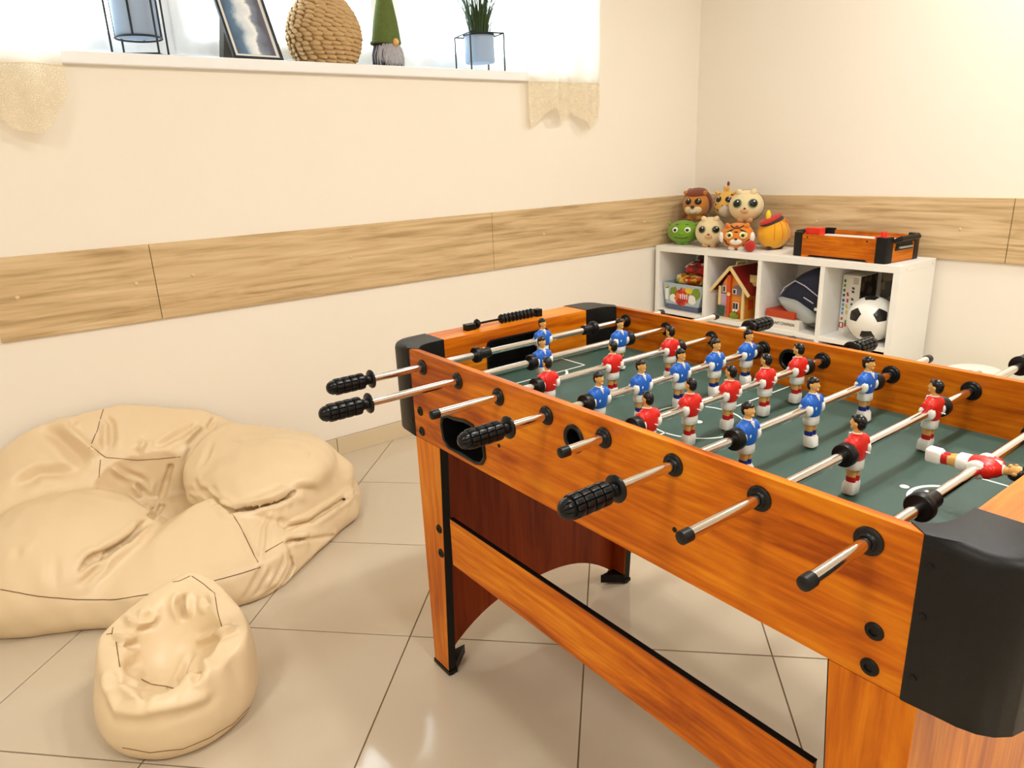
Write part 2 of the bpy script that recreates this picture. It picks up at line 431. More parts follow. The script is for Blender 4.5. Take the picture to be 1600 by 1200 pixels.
def vnormals(V, F):
    n = np.cross(V[F[:, 2]] - V[F[:, 0]], V[F[:, 3]] - V[F[:, 1]]); N_ = np.zeros_like(V)
    for k in range(4): np.add.at(N_, F[:, k], n)
    return N_ / (np.linalg.norm(N_, axis=1)[:, None] + 1e-12)
def relax(V, F, it, lam=.5):
    E = np.concatenate([F[:, [0, 1]], F[:, [1, 2]], F[:, [2, 3]], F[:, [3, 0]]])
    for _ in range(it):
        S = np.zeros_like(V); c = np.zeros(len(V))
        np.add.at(S, E[:, 0], V[E[:, 1]]); np.add.at(c, E[:, 0], 1); np.add.at(S, E[:, 1], V[E[:, 0]]); np.add.at(c, E[:, 1], 1)
        V = V + lam * (S / c[:, None] - V)
    return V
def seg_dist(V, pts):
    """distance to a polyline and the place along it (0..1)"""
    best = np.full(len(V), 9., dtype=np.float64); where = np.zeros(len(V)); pts = [np.array(p, dtype=float) for p in pts]
    n = len(pts) - 1
    for i in range(n):
        d = pts[i + 1] - pts[i]; t = np.clip(((V - pts[i]) @ d) / (d @ d + 1e-12), 0, 1)
        q = np.linalg.norm(V - pts[i] - t[:, None] * d, axis=1); m = q < best
        best[m] = q[m]; where[m] = ((i + t) / n)[m]
    return best, where
def strokes(V, Nn, S):
    """creases (negative) and folds (positive): (points, width, height, taper)"""
    D = np.zeros(len(V))
    for pts, wd, ht, tp in S:
        d, s = seg_dist(V, pts)
        fall = np.clip(np.minimum(s, 1 - s) / tp, 0, 1) if tp else np.ones(len(V))
        fall = fall * fall * (3 - 2 * fall)
        g = np.exp(-(d / wd) ** 2) - .45 * np.exp(-((d - 2.1 * wd) / (1.1 * wd)) ** 2)
        D += ht * g * fall
    return V + Nn * D[:, None]
def np_mesh(name, V, F, m, parent):
    me = bpy.data.meshes.new(name); me.from_pydata(V.tolist(), [], F.tolist()); me.materials.append(m)
    me.polygons.foreach_set('use_smooth', [True] * len(F)); me.update()
    o = bpy.data.objects.new(name, me); C.objects.link(o); o.parent = parent; return o

def hull_planes(pts):
    bm = bmesh.new()
    for p in pts: bm.verts.new(p)
    r = bmesh.ops.convex_hull(bm, input=bm.verts)
    bmesh.ops.recalc_face_normals(bm, faces=bm.faces); bm.normal_update()
    c = sum((Vector(p) for p in pts), Vector()) / len(pts); out = []
    for f in bm.faces:
        n = f.normal.copy(); d = n.dot(f.verts[0].co)
        if n.dot(c) > d: n, d = -n, -d
        if not any((n - m).length < .02 and abs(d - e) < .002 for m, e in out): out.append((n, d))
    bm.free(); return out
def sd_hull(P, pts, r, k=.012):
    """soft convex block through the points, edges rounded"""
    out = None
    for n, d in hull_planes(pts):
        q = P @ np.array(n, dtype=np.float32) - (d - r * .0)
        out = q if out is None else -smin(-out, -q, k)
    return out
BIG_CARVE = []
def big_bag():
    P0 = [(-.24,2.45),(-.17,2.28),(-.07,2.11),(.02,2.0),(.14,1.91),(.28,1.85),(.38,1.83),(.47,1.83),(.6,1.91),(.74,2.01),(.86,2.08),(.93,2.2),(.93,2.4),(.86,2.56),(.7,2.62),(.1,2.62),(-.16,2.58)]
    def fn(P):
        z = P[:, 2]
        d2 = sd_poly(P, P0) + .016 - .03 * np.sqrt(np.maximum(np.sin(np.clip(z / .105, 0, 1) * PI), 0)) * np.clip(1.1 - z / .2, 0, 1)
        q0 = np.maximum(d2 + .022, 0); q1 = np.maximum(np.abs(z - .045) - .042, 0)
        base = np.minimum(np.maximum(d2 + .022, np.abs(z - .045) - .042), 0) + np.sqrt(q0 * q0 + q1 * q1) - .018
        A = sd_ell(P, (.045, 2.30, .085), (.27, .30, .175), .35)
        A = smin(A, sd_ell(P, (-.04, 2.22, .07), (.17, .16, .11)), .08)
        B = sd_hull(P, [(.10,1.97,.105),(.145,1.905,.108),(.455,1.835,.108),(.415,2.14,.222),(.475,2.055,.205),(.565,2.0,.155),(.545,1.86,.10),(.25,2.07,.18),(.08,1.97,.0),(.40,1.84,.0),(.50,1.85,.0),(.62,1.98,.0),(.45,2.25,.0),(.15,2.22,.0),(.20,2.20,.12)], 0, .014)
        Dn = sd_hull(P, [(-.25,2.52,.02),(-.20,2.645,.26),(-.10,2.645,.335),(.03,2.65,.415),(.255,2.655,.445),(.56,2.65,.345),(.76,2.65,.20),(.16,2.515,.285),(.42,2.49,.262),(-.12,2.44,.19),(-.22,2.42,.0),(.25,2.49,.0),(.62,2.50,.0),(.8,2.62,.0)], 0, .016)
        Dn = np.maximum(Dn, -sd_ell(P, (.30, 2.44, .22), (.16, .075, .20)))
        E = sd_hull(P, [(.58,2.57,.315),(.70,2.53,.285),(.45,2.43,.235),(.43,2.30,.24),(.46,2.03,.205),(.575,1.955,.145),(.66,2.05,.20),(.87,2.11,.105),(.925,2.19,.16),(.87,2.37,.225),(.935,2.36,.10),(.88,2.55,.03),(.62,2.60,.03),(.39,2.385,.215),(.365,2.31,.15),(.405,2.43,.25),(.45,2.22,.10),(.62,2.06,.07),(.92,2.22,.05)], 0, .026)
        E = smin(E, sd_ell(P, (.66, 2.26, .20), (.20, .25, .085), -.5), .04)
        Fo = sd_hull(P, [(.50,1.85,.09),(.56,1.98,.14),(.66,2.08,.10),(.82,2.06,.09),(.91,2.13,.10),(.92,2.14,.02),(.80,2.05,.02),(.60,1.92,.0),(.52,1.85,.0),(.7,2.2,.05)], 0, .02)
        F2 = sd_hull(P, [(.47,1.835,.0),(.50,1.83,.02),(.765,2.005,.035),(.75,2.02,.0),(.60,2.05,.07),(.55,1.95,.07)], 0, .012)
        d = smin(base, A, .05); d = smin(d, B, .022); d = smin(d, Dn, .022); d = smin(d, Fo, .010); d = smin(d, F2, .008)
        cav = sd_ell(P, (.325, 2.37, .24), (.085, .13, .175), -.3)
        d = smin(-smin(-d, cav, .025), E, .008)
        for pts, r0 in BIG_CARVE:
            for a, b in zip(pts, pts[1:]): d = -smin(-d, sd_cap(P, a, b, r0), .006)
        return np.maximum(d, -z)
    V, F = surface_nets(fn, (-.36, 1.70, -.012), (1.02, 2.70, .49), .0054)
    V = relax(V, F, 2); V[:, 1] = np.minimum(V[:, 1], YW - .012); V[:, 2] = np.maximum(V[:, 2], 0.0005)
    return V, F
BIG_ORG = np.array([.30, 2.25, 0])
def small_bag():
    c = (.168, 1.518)
    ring = lambda r, z, n=20: [(c[0] + r * math.cos(2 * PI * k / n), c[1] + r * math.sin(2 * PI * k / n), z) for k in range(n)]
    pts = ring(.150, .0) + ring(.170, .035) + ring(.175, .085) + [(.265,1.672,.268),(.20,1.682,.250),(.305,1.62,.235),(.038,1.632,.198),(.10,1.668,.218),(.326,1.475,.210),(.312,1.42,.190),(.022,1.55,.188),(.075,1.385,.165),(.15,1.35,.168),(.24,1.37,.178)]
    def fn(P):
        z = P[:, 2]
        d = sd_hull(P, pts, 0, .016)
        b = sd_ell(P, (.162, 1.49, .225), (.098, .102, .122), .35)
        b = smin(b, sd_cap(P, (.165, 1.505, .23), (.232, 1.622, .33), .080, .072), .04)
        b = smin(b, sd_ell(P, (.12, 1.44, .235), (.075, .085, .085)), .04)
        d = -smin(-d, b, .012)
        return np.maximum(d, -z)
    V, F = surface_nets(fn, (-.04, 1.31, -.010), (.38, 1.73, .30), .0037)
    V = relax(V, F, 3); V[:, 2] = np.maximum(V[:, 2], .0005)
    return V, F
SMALL_ORG = np.array([.168, 1.518, 0])
#@@BAGOBJ
BIG_CARVE[:] = [
    ([(0.391,2.511,0.204),(0.369,2.513,0.157),(0.346,2.504,0.108)], 0.011),
    ([(0.425,2.232,0.199),(0.432,2.1,0.202),(0.455,2.036,0.181),(0.512,2.03,0.181),(0.577,2.021,0.183),(0.64,2.03,0.2)], 0.0085),
    ([(0.58,1.965,0.117),(0.667,1.987,0.098),(0.806,2.067,0.092),(0.893,2.134,0.082)], 0.0059),
    ([(0.557,1.908,0.103),(0.638,1.944,0.072),(0.735,1.998,0.025)], 0.0059),
    ([(0.561,1.893,0.091),(0.557,1.879,0.044),(0.512,1.851,0.011)], 0.0059),
    ([(0.248,2.176,0.18),(0.18,2.091,0.175),(0.123,2.059,0.171)], 0.0076),
    ([(0.053,2.037,0.157),(0.083,2.055,0.175),(0.11,2.067,0.181)], 0.0076),
    ([(0.264,2.212,0.174),(0.31,2.438,0.086),(0.329,2.457,0.091)], 0.0119),
]
BIG_STROKES = [
    ([(0.114,2.629,0.399),(0.141,2.59,0.358),(0.171,2.552,0.317),(0.195,2.526,0.289)], 0.0136, 0.012, 0.25),
    ([(0.058,2.637,0.402),(0.098,2.602,0.368),(0.134,2.546,0.309),(0.144,2.497,0.255)], 0.0187, -0.016, 0.3),
    ([(0.152,2.632,0.404),(0.136,2.608,0.377)], 0.0085, -0.008, 0.4),
    ([(-0.056,2.511,0.259),(0.026,2.529,0.285),(0.142,2.501,0.259)], 0.017, -0.014, 0.35),
    ([(0.235,2.628,0.404),(0.254,2.599,0.373),(0.244,2.562,0.331),(0.223,2.526,0.289)], 0.0085, -0.01, 0.3),
    ([(0.243,2.611,0.386),(0.225,2.574,0.344),(0.205,2.539,0.304)], 0.0085, 0.006, 0.4),
    ([(0.302,2.513,0.275),(0.33,2.533,0.3),(0.31,2.543,0.312)], 0.0076, 0.01, 0.4),
    ([(0.287,2.529,0.295),(0.297,2.519,0.284),(0.312,2.513,0.265)], 0.0085, -0.007, 0.5),
    ([(0.493,2.579,0.304),(0.417,2.532,0.293),(0.349,2.512,0.275)], 0.0102, -0.009, 0.4),
    ([(0.436,2.513,0.267),(0.484,2.554,0.285),(0.534,2.592,0.295)], 0.0085, 0.014, 0.25),
    ([(0.589,2.631,0.302),(0.563,2.604,0.289),(0.535,2.574,0.275)], 0.0068, -0.01, 0.4),
    ([(0.554,2.492,0.286),(0.63,2.625,0.266)], 0.0093, 0.006, 0.4),
    ([(0.485,2.531,0.258),(0.453,2.503,0.237),(0.425,2.492,0.201)], 0.0085, -0.006, 0.4),
    ([(0.542,2.486,0.284),(0.479,2.371,0.255),(0.443,2.323,0.235)], 0.0085, -0.005, 0.4),
    ([(0.579,2.466,0.282),(0.598,2.344,0.277)], 0.0051, -0.005, 0.4),
    ([(0.732,2.116,0.256),(0.768,2.172,0.261)], 0.0051, -0.004, 0.5),
    ([(0.81,2.125,0.199),(0.839,2.12,0.13)], 0.0051, -0.005, 0.5),
    ([(0.432,2.221,0.214),(0.444,2.124,0.202),(0.459,2.048,0.185)], 0.0068, 0.006, 0.2),
    ([(0.435,2.182,0.199),(0.459,2.048,0.181),(0.579,2.03,0.183),(0.638,2.036,0.2)], 0.011, -0.022, 0.2),
    ([(0.475,2.046,0.194),(0.573,2.025,0.209),(0.629,2.027,0.22)], 0.0102, 0.008, 0.3),
    ([(0.635,2.024,0.211),(0.675,2.028,0.2),(0.736,2.064,0.154)], 0.0136, -0.01, 0.4),
    ([(0.587,2.025,0.178),(0.579,1.984,0.145),(0.579,1.969,0.125)], 0.0095, -0.007, 0.3),
    ([(0.573,1.963,0.125),(0.671,1.995,0.101),(0.81,2.075,0.097),(0.895,2.15,0.084)], 0.0076, -0.016, 0.2),
    ([(0.558,1.913,0.107),(0.641,1.951,0.072)], 0.0068, -0.014, 0.2),
    ([(0.577,2.027,0.177),(0.516,1.959,0.148),(0.46,1.84,0.102)], 0.0059, 0.008, 0.2),
    ([(0.457,2.045,0.177),(0.459,1.938,0.149),(0.46,1.84,0.102)], 0.0051, -0.006, 0.2),
    ([(0.547,1.886,0.104),(0.536,1.86,0.065),(0.496,1.838,0.036),(0.405,1.829,0.016)], 0.0059, 0.007, 0.2),
    ([(0.562,1.896,0.086),(0.557,1.883,0.04),(0.515,1.858,0.012),(0.479,1.839,0.007)], 0.0059, -0.009, 0.3),
    ([(0.471,1.844,0.104),(0.44,1.829,0.073),(0.389,1.828,0.019)], 0.0068, -0.006, 0.3),
    ([(0.503,1.847,0.089),(0.465,1.827,0.063),(0.422,1.828,0.019)], 0.0076, -0.006, 0.4),
    ([(0.253,2.185,0.18),(0.182,2.102,0.173),(0.126,2.068,0.173),(0.075,2.036,0.162)], 0.0102, -0.018, 0.2),
    ([(0.057,2.045,0.156),(0.084,2.063,0.174),(0.114,2.071,0.182)], 0.0093, -0.016, 0.45),
    ([(0.036,2.009,0.126),(0.066,2.019,0.143),(0.106,2.039,0.162)], 0.0085, -0.01, 0.45),
    ([(0.052,2.022,0.146),(0.087,2.034,0.161),(0.123,2.063,0.166)], 0.0068, 0.006, 0.4),
    ([(0.082,2.013,0.134),(0.109,2.026,0.146),(0.125,2.043,0.162)], 0.0085, 0.003, 0.4),
    ([(0.012,2.095,0.209),(-0.003,2.049,0.171),(-0.019,2.021,0.124)], 0.0119, -0.004, 0.4),
    ([(0.265,2.512,0.18),(0.278,2.507,0.137),(0.289,2.455,0.11),(0.278,2.39,0.1)], 0.0059, 0.007, 0.2),
    ([(0.278,2.513,0.182),(0.293,2.509,0.141),(0.306,2.466,0.105),(0.296,2.412,0.087)], 0.0068, -0.01, 0.2),
    ([(0.205,2.513,0.274),(0.235,2.508,0.225),(0.265,2.512,0.187)], 0.0076, 0.009, 0.4),
    ([(0.244,2.51,0.233),(0.286,2.514,0.196),(0.311,2.51,0.153)], 0.0085, -0.008, 0.4),
    ([(0.333,2.512,0.182),(0.317,2.508,0.14),(0.324,2.492,0.108)], 0.0085, 0.007, 0.4),
    ([(0.278,2.514,0.205),(0.294,2.512,0.168),(0.294,2.508,0.136)], 0.0068, 0.007, 0.4),
    ([(-0.062,2.169,0.227),(-0.077,2.115,0.199)], 0.0102, -0.003, 0.5),
    ([(0.417,2.326,0.22),(0.418,2.25,0.201),(0.437,2.182,0.209)], 0.0076, -0.007, 0.4),
    ([(0.408,2.485,0.119),(0.399,2.278,0.182),(0.409,2.228,0.179)], 0.0068, 0.006, 0.4),
]
BIG_SEAMS = [
    [(-0.124,2.089,0.153),(-0.111,2.077,0.15),(-0.099,2.066,0.147),(-0.086,2.056,0.143),(-0.074,2.047,0.138),(-0.061,2.039,0.133),(-0.049,2.032,0.128),(-0.036,2.026,0.124),(-0.023,2.021,0.119),(-0.01,2.015,0.115),(0.003,2.01,0.11),(0.016,2.004,0.106),(0.029,1.997,0.102),(0.042,1.99,0.1),(0.056,1.983,0.097),(0.069,1.975,0.095),(0.083,1.966,0.094),(0.096,1.954,0.094),(0.109,1.942,0.095),(0.123,1.93,0.098),(0.137,1.919,0.1),(0.151,1.911,0.102),(0.165,1.905,0.102),(0.18,1.9,0.101),(0.194,1.895,0.101),(0.209,1.89,0.101),(0.224,1.885,0.1),(0.239,1.88,0.1),(0.253,1.875,0.1),(0.268,1.869,0.1),(0.283,1.864,0.099),(0.299,1.861,0.1),(0.315,1.857,0.1),(0.33,1.854,0.099),(0.346,1.851,0.099),(0.362,1.847,0.099),(0.378,1.844,0.099),(0.394,1.842,0.099),(0.41,1.84,0.099),(0.426,1.839,0.099),(0.442,1.836,0.1),(0.459,1.839,0.097)],
    [(0.244,2.639,0.415),(0.231,2.622,0.397),(0.22,2.606,0.38),(0.209,2.593,0.361),(0.197,2.582,0.347),(0.185,2.567,0.333),(0.172,2.535,0.326)],
    [(0.175,2.539,0.328),(0.186,2.532,0.315),(0.197,2.531,0.299),(0.209,2.522,0.286),(0.226,2.518,0.28),(0.243,2.513,0.275),(0.26,2.511,0.269),(0.278,2.512,0.261),(0.296,2.514,0.253),(0.318,2.514,0.248),(0.341,2.513,0.244),(0.363,2.51,0.24),(0.383,2.505,0.238),(0.403,2.497,0.237),(0.423,2.492,0.235)],
    [(0.459,1.839,0.097),(0.457,1.85,0.111),(0.458,1.876,0.117),(0.459,1.897,0.125),(0.459,1.919,0.134),(0.459,1.94,0.144),(0.458,1.962,0.155),(0.456,1.981,0.167),(0.455,2.003,0.179),(0.452,2.021,0.192)],
    [(0.488,1.878,0.117),(0.507,1.884,0.117),(0.528,1.893,0.116),(0.55,1.907,0.113)],
    [(0.193,2.519,0.284),(0.187,2.508,0.269),(0.181,2.496,0.254),(0.176,2.487,0.237)],
]
SMALL_STROKES = [
    ([(0.102,1.65,0.211),(0.11,1.607,0.211),(0.123,1.592,0.207),(0.147,1.598,0.202),(0.165,1.606,0.212)], 0.0059, 0.009, 0.25),
    ([(0.124,1.607,0.215),(0.154,1.606,0.215)], 0.0076, -0.006, 0.3),
    ([(0.068,1.606,0.199),(0.088,1.569,0.199),(0.11,1.576,0.187)], 0.0059, 0.007, 0.3),
    ([(0.075,1.565,0.196),(0.096,1.562,0.181),(0.116,1.572,0.171)], 0.0068, -0.006, 0.3),
    ([(0.227,1.621,0.234),(0.213,1.603,0.213),(0.212,1.576,0.179)], 0.0068, -0.011, 0.3),
    ([(0.239,1.608,0.231),(0.23,1.589,0.211),(0.226,1.572,0.188)], 0.0068, 0.005, 0.4),
    ([(0.212,1.627,0.234),(0.195,1.609,0.216),(0.192,1.591,0.188)], 0.0076, 0.004, 0.4),
    ([(0.256,1.581,0.229),(0.259,1.558,0.223),(0.265,1.54,0.221)], 0.0085, -0.006, 0.4),
    ([(0.034,1.509,0.171),(0.035,1.47,0.149),(0.04,1.438,0.131),(0.071,1.393,0.138),(0.108,1.37,0.142),(0.152,1.355,0.14),(0.186,1.357,0.136),(0.203,1.363,0.156)], 0.012, 0.0055, 0.2),
    ([(0.209,1.537,0.134),(0.171,1.486,0.104),(0.145,1.371,0.167)], 0.0076, -0.01, 0.3),
    ([(0.22,1.494,0.127),(0.191,1.387,0.175),(0.172,1.363,0.165)], 0.0085, -0.01, 0.35),
    ([(0.212,1.523,0.128),(0.188,1.494,0.108),(0.16,1.372,0.169)], 0.0068, 0.005, 0.4),
    ([(0.215,1.54,0.141),(0.242,1.516,0.159),(0.264,1.456,0.198),(0.298,1.456,0.198)], 0.0076, 0.008, 0.2),
    ([(0.266,1.479,0.204),(0.282,1.462,0.201),(0.301,1.46,0.2)], 0.0051, -0.006, 0.4),
    ([(0.112,1.545,0.141),(0.086,1.527,0.158),(0.071,1.499,0.167)], 0.0102, -0.006, 0.4),
    ([(0.07,1.49,0.165),(0.087,1.478,0.143),(0.11,1.486,0.122)], 0.0068, 0.005, 0.4),
    ([(0.033,1.519,0.174),(0.038,1.465,0.151)], 0.0119, 0.004, 0.3),
    ([(0.038,1.511,0.176),(0.056,1.473,0.173),(0.085,1.466,0.145)], 0.0085, -0.005, 0.3),
    ([(0.243,1.427,0.187),(0.259,1.384,0.156),(0.268,1.386,0.084)], 0.017, -0.004, 0.4),
    ([(0.099,1.465,0.133),(0.086,1.396,0.162),(0.074,1.396,0.151)], 0.0102, -0.005, 0.4),
]
SMALL_SEAMS = [
    [(0.28,1.561,0.232),(0.277,1.543,0.225),(0.273,1.524,0.219),(0.27,1.506,0.212),(0.268,1.49,0.207),(0.267,1.477,0.199),(0.263,1.45,0.201)],
    [(0.069,1.604,0.199),(0.075,1.626,0.203)],
    [(0.121,1.648,0.217)],
    [(0.072,1.578,0.195),(0.07,1.555,0.194),(0.068,1.536,0.189),(0.066,1.519,0.185),(0.064,1.504,0.179)],
    [(0.097,1.501,0.134),(0.112,1.489,0.12),(0.125,1.485,0.112),(0.137,1.476,0.109),(0.14,1.386,0.163)],
    [(0.033,1.422,0.052),(0.043,1.409,0.052),(0.054,1.399,0.05),(0.064,1.391,0.046),(0.075,1.384,0.041),(0.086,1.377,0.042),(0.097,1.371,0.041),(0.108,1.367,0.039),(0.119,1.364,0.036),(0.13,1.362,0.033),(0.141,1.359,0.035),(0.152,1.358,0.035),(0.163,1.357,0.034),(0.174,1.358,0.032),(0.186,1.36,0.03),(0.198,1.361,0.031),(0.21,1.365,0.03),(0.223,1.369,0.028),(0.236,1.377,0.024),(0.248,1.382,0.027),(0.262,1.391,0.027),(0.277,1.406,0.022)],
    [(0.06,1.616,0.198),(0.071,1.607,0.2)],
    [(0.214,1.658,0.244),(0.226,1.649,0.246),(0.238,1.648,0.248),(0.251,1.648,0.25)],
    [(0.254,1.645,0.25),(0.262,1.625,0.246),(0.269,1.606,0.242),(0.275,1.585,0.236),(0.28,1.561,0.232)],
]
from mathutils.bvhtree import BVHTree
def finish_bag(V, F, st, seams, org, t, wob, sr, gain=1.25):
    V = strokes(V, vnormals(V, F), [(a, b_, h * gain, d) for a, b_, h, d in st]); V = relax(V, F, 1, .4)
    Nn = vnormals(V, F)
    V = V + Nn * sum(wob * a * np.sin(V @ np.array(k) + ph) for a, k, ph in ((1.2, (31, 17, 23), .3), (1.0, (-19, 43, 29), 1.7), (.8, (67, -37, 51), 2.2), (.6, (53, 71, -83), .9)))[:, None]
    V[:, 1] = np.minimum(V[:, 1], YW - .0125); V[:, 2] = np.maximum(V[:, 2], .0005)
    cover = np_mesh('cover', V - org, F, M['bag'], t)
    T_ = BVHTree.FromPolygons(V.tolist(), F.tolist())
    for pts in seams:
        Q = []
        for p in pts:
            h = T_.find_nearest(Vector(p)); Q.append(tuple(h[0] + h[1] * .0002 - Vector(org)))
        MB().tube(Q, sr, 6).build('seam', M['seam'], cover)
V, F = big_bag()
finish_bag(V, F, BIG_STROKES, BIG_SEAMS, BIG_ORG, thing('bean_bag', 'big slumped beige leatherette bean bag lying against the window wall', 'bean bag', tuple(BIG_ORG)), .0009, .0013)
V, F = small_bag()
finish_bag(V, F, SMALL_STROKES, SMALL_SEAMS, SMALL_ORG, thing('bean_bag', 'small round beige bean bag with a seat hollow, in front of the big one', 'bean bag', tuple(SMALL_ORG)), .0004, .0010, 1.5)
#@@TABLE
# ------------------------------------------------------------------ table football
TX, TY = .985, .772
tbl = thing('foosball_table', 'orange wood-effect table football with black corner caps and eight chrome rods', 'game table', (TX, TY, 0))
def tl(p): return [(a - TX, b - TY, c) for a, b, c in p]
def L_(mb): mb.v = tl(mb.v); return mb
X0, X1, TH, ZT, ZB = .688, 1.294, .014, .789, .593     # outer faces of the long sides, board, top and bottom edge
Y0, Y1 = .257, 1.287
ZR_, YR1, SP = .7592, 1.2335, .132
RETURN = [(1.175, .650), (1.170, .668), (1.152, .676), (1.130, .677), (1.086, .684), (1.060, .682), (1.036, .669), (1.023, .650), (1.021, .625), (1.033, .609), (1.055, .603), (1.100, .605), (1.151, .606), (1.170, .620)]
def off(poly, c, d):
    cx, cy = c; Q = []
    for x, y in poly:
        l = math.hypot(x - cx, y - cy); Q.append((cx + (x - cx) * (l + d) / l, cy + (y - cy) * (l + d) / l))
    return Q
rc = (1.10, .645)
sh = lambda P: [(a - TY, b) for a, b in P]
def side(name, xa, xb, holes):
    P = [(Y0, ZB), (Y1, ZB), (Y1, ZT - .006), (Y1 - .0018, ZT - .0018), (Y1 - .006, ZT), (Y0, ZT)]
    return plate(name, sh(P), [sh(h) for h in holes], xa - TX, xb - TX, 'x', M['cherry'], tbl, bevel=.0028)
side('side_panel', X0, X0 + TH, [circle(.772, .738, .0185), off(RETURN, rc, -.004)])
side('side_panel', X1 - TH, X1, [circle(.776, .746, .0185)])
# ball entry rings
def ring(x, yc, zc, ro, ri, dx, name='ball_entry_ring'):
    mt = Matrix.Translation((x, yc, zc)) @ Matrix.Rotation(PI / 2 * (1 if dx > 0 else -1), 4, 'Y')
    return L_(MB().lathe([(ri, -.0155), (ri, .001), (ri + .0015, .003), (ro - .0015, .003), (ro, .0012), (ro, .0001), (.0182, .0001), (.0182, -.0155), (ri, -.0155)], 28, 0, mt)).build(name, M['black'], tbl)
ring(X0, .772, .738, .0235, .0158, -1); ring(X1 - TH, .776, .746, .0235, .0158, -1)
# ball return cup
def return_cup():
    o = [off(RETURN, rc, d) for d in (.002, .002, -.002, -.006, -.0075)]; xs = [X0 - .0001, X0 - .003, X0 - .0038, X0 - .002, X0 + .06]
    c = L_(MB().loft([[(x, a, b) for a, b in P] for x, P in zip(xs, o)] + [[(X0 + .064, rc[0] + (a - rc[0]) * .86, rc[1] + (b - rc[1]) * .86) for a, b in o[-1]]], 0))
    c.f.pop(-2); c.m.pop(-2); return c.build('ball_return_cup', M['black'], tbl)
return_cup()
# end beams with goals
def end_beam(yi, yo, s):
    GX0, GX1, GZ0, GZ1 = .893, 1.077, .6905, .765
    gz = [(GX0, GZ0), (GX1, GZ0), (GX1, GZ1 - .012), (GX1 - .0035, GZ1 - .0035), (GX1 - .012, GZ1), (GX0 + .012, GZ1), (GX0 + .0035, GZ1 - .0035), (GX0, GZ1 - .012)]
    # outline with the goal as a notch rising from the playfield level
    P = [(X0 + .0925, .60), (X1 - .0925, .60), (X1 - .0925, ZT - .0142), (X0 + .0925, ZT - .0142)]
    plate('end_board', [(a - TX, b) for a, b in P], [[(a - TX, b) for a, b in gz]], yi - TY, yi + s * .014 - TY, 'y', M['cherry_x'], tbl)
    L_(MB().box((X0 + .0925, min(yi, yo), ZT - .014), (X1 - .0925, max(yi, yo), ZT))).build('end_rail', M['cherry_x'], tbl)
    L_(MB().box((X0 + .0925, min(yo - s * .014, yo), .60), (X1 - .0925, max(yo - s * .014, yo), ZT - .0145))).build('end_face', M['cherry_x'], tbl, bevel=.0015)
    g = MB()   # black goal box
    o1 = [(a, b) for a, b in gz]
    sc = lambda k: [(.985 + (a - .985) * k, GZ0 + (b - GZ0) * k) for a, b in o1]
    rings = [[(a, yi - s * .001, b) for a, b in sc(1.02)], [(a, yi - s * .001, b) for a, b in sc(.965)], [(a, yi + s * .055, b) for a, b in sc(.955)], [(a, yi + s * .058, b) for a, b in sc(.80)]]
    g.loft([rings[0], rings[1], rings[2], rings[3]], 0); g.f.pop(-2); g.m.pop(-2)
    L_(g).build('goal_box', M['black'], tbl)
end_beam(1.296, 1.374, 1); end_beam(.246, .172, -1)
# playfield with printed lines
pf = L_(MB().box((X0 + TH, .246, .6825), (X1 - TH, 1.296, .6905))).build('playfield', M['felt'], tbl)
ZL = .6910
def strip(p, q, w=.0034):
    p = Vector((*p, 0)); q = Vector((*q, 0)); d = (q - p).normalized(); n = Vector((-d.y, d.x, 0)) * w / 2
    V = [p + n, p - n, q - n, q + n]
    return L_(MB().add([(v.x, v.y, ZL - .0006) for v in V] + [(v.x, v.y, ZL) for v in V], [(3, 2, 1, 0), (4, 5, 6, 7), (0, 1, 5, 4), (1, 2, 6, 5), (2, 3, 7, 6), (3, 0, 4, 7)])).build('field_line', M['white'], pf)
def arc(c, r, a0, a1, w=.0034, n=40):
    V = []; F = []
    for i in range(n + 1):
        a = math.radians(a0 + (a1 - a0) * i / n)
        for rr in (r - w / 2, r + w / 2):
            for z in (ZL - .0006, ZL): V.append((c[0] + rr * math.cos(a), c[1] + rr * math.sin(a), z))
    for i in range(n):
        b = 4 * i; F += [(b + 1, b + 3, b + 7, b + 5), (b, b + 4, b + 6, b + 2), (b + 3, b + 2, b + 6, b + 7), (b + 1, b + 5, b + 4, b)]
    return L_(MB().add(V, F)).build('field_line', M['white'], pf)
arc((.985, .772), .084, 0, 360, n=64)
strip((X0 + TH, .772), (.903, .772)); strip((1.067, .772), (X1 - TH, .772))
for s, ye in ((1, 1.296), (-1, .246)):
    yb = .772 + s * .413
    strip((.888, ye), (.888, yb + s * -.0017)); strip((1.093, ye), (1.093, yb + s * -.0017)); strip((.8863, yb), (1.0947, yb))
    arc((.985, yb + s * .016), .050, (90 if s < 0 else -90) - 71, (90 if s < 0 else -90) + 71, .0058)
def spot(x, y, r=.0062):
    L_(MB().lathe([(r, ZL - .0006), (r, ZL)], 20, 0, Matrix.Translation((x, y, 0)))).build('field_spot', M['white'], pf)
spot(.985, .767, .0075); spot(.988, .405); spot(.988, 1.139)
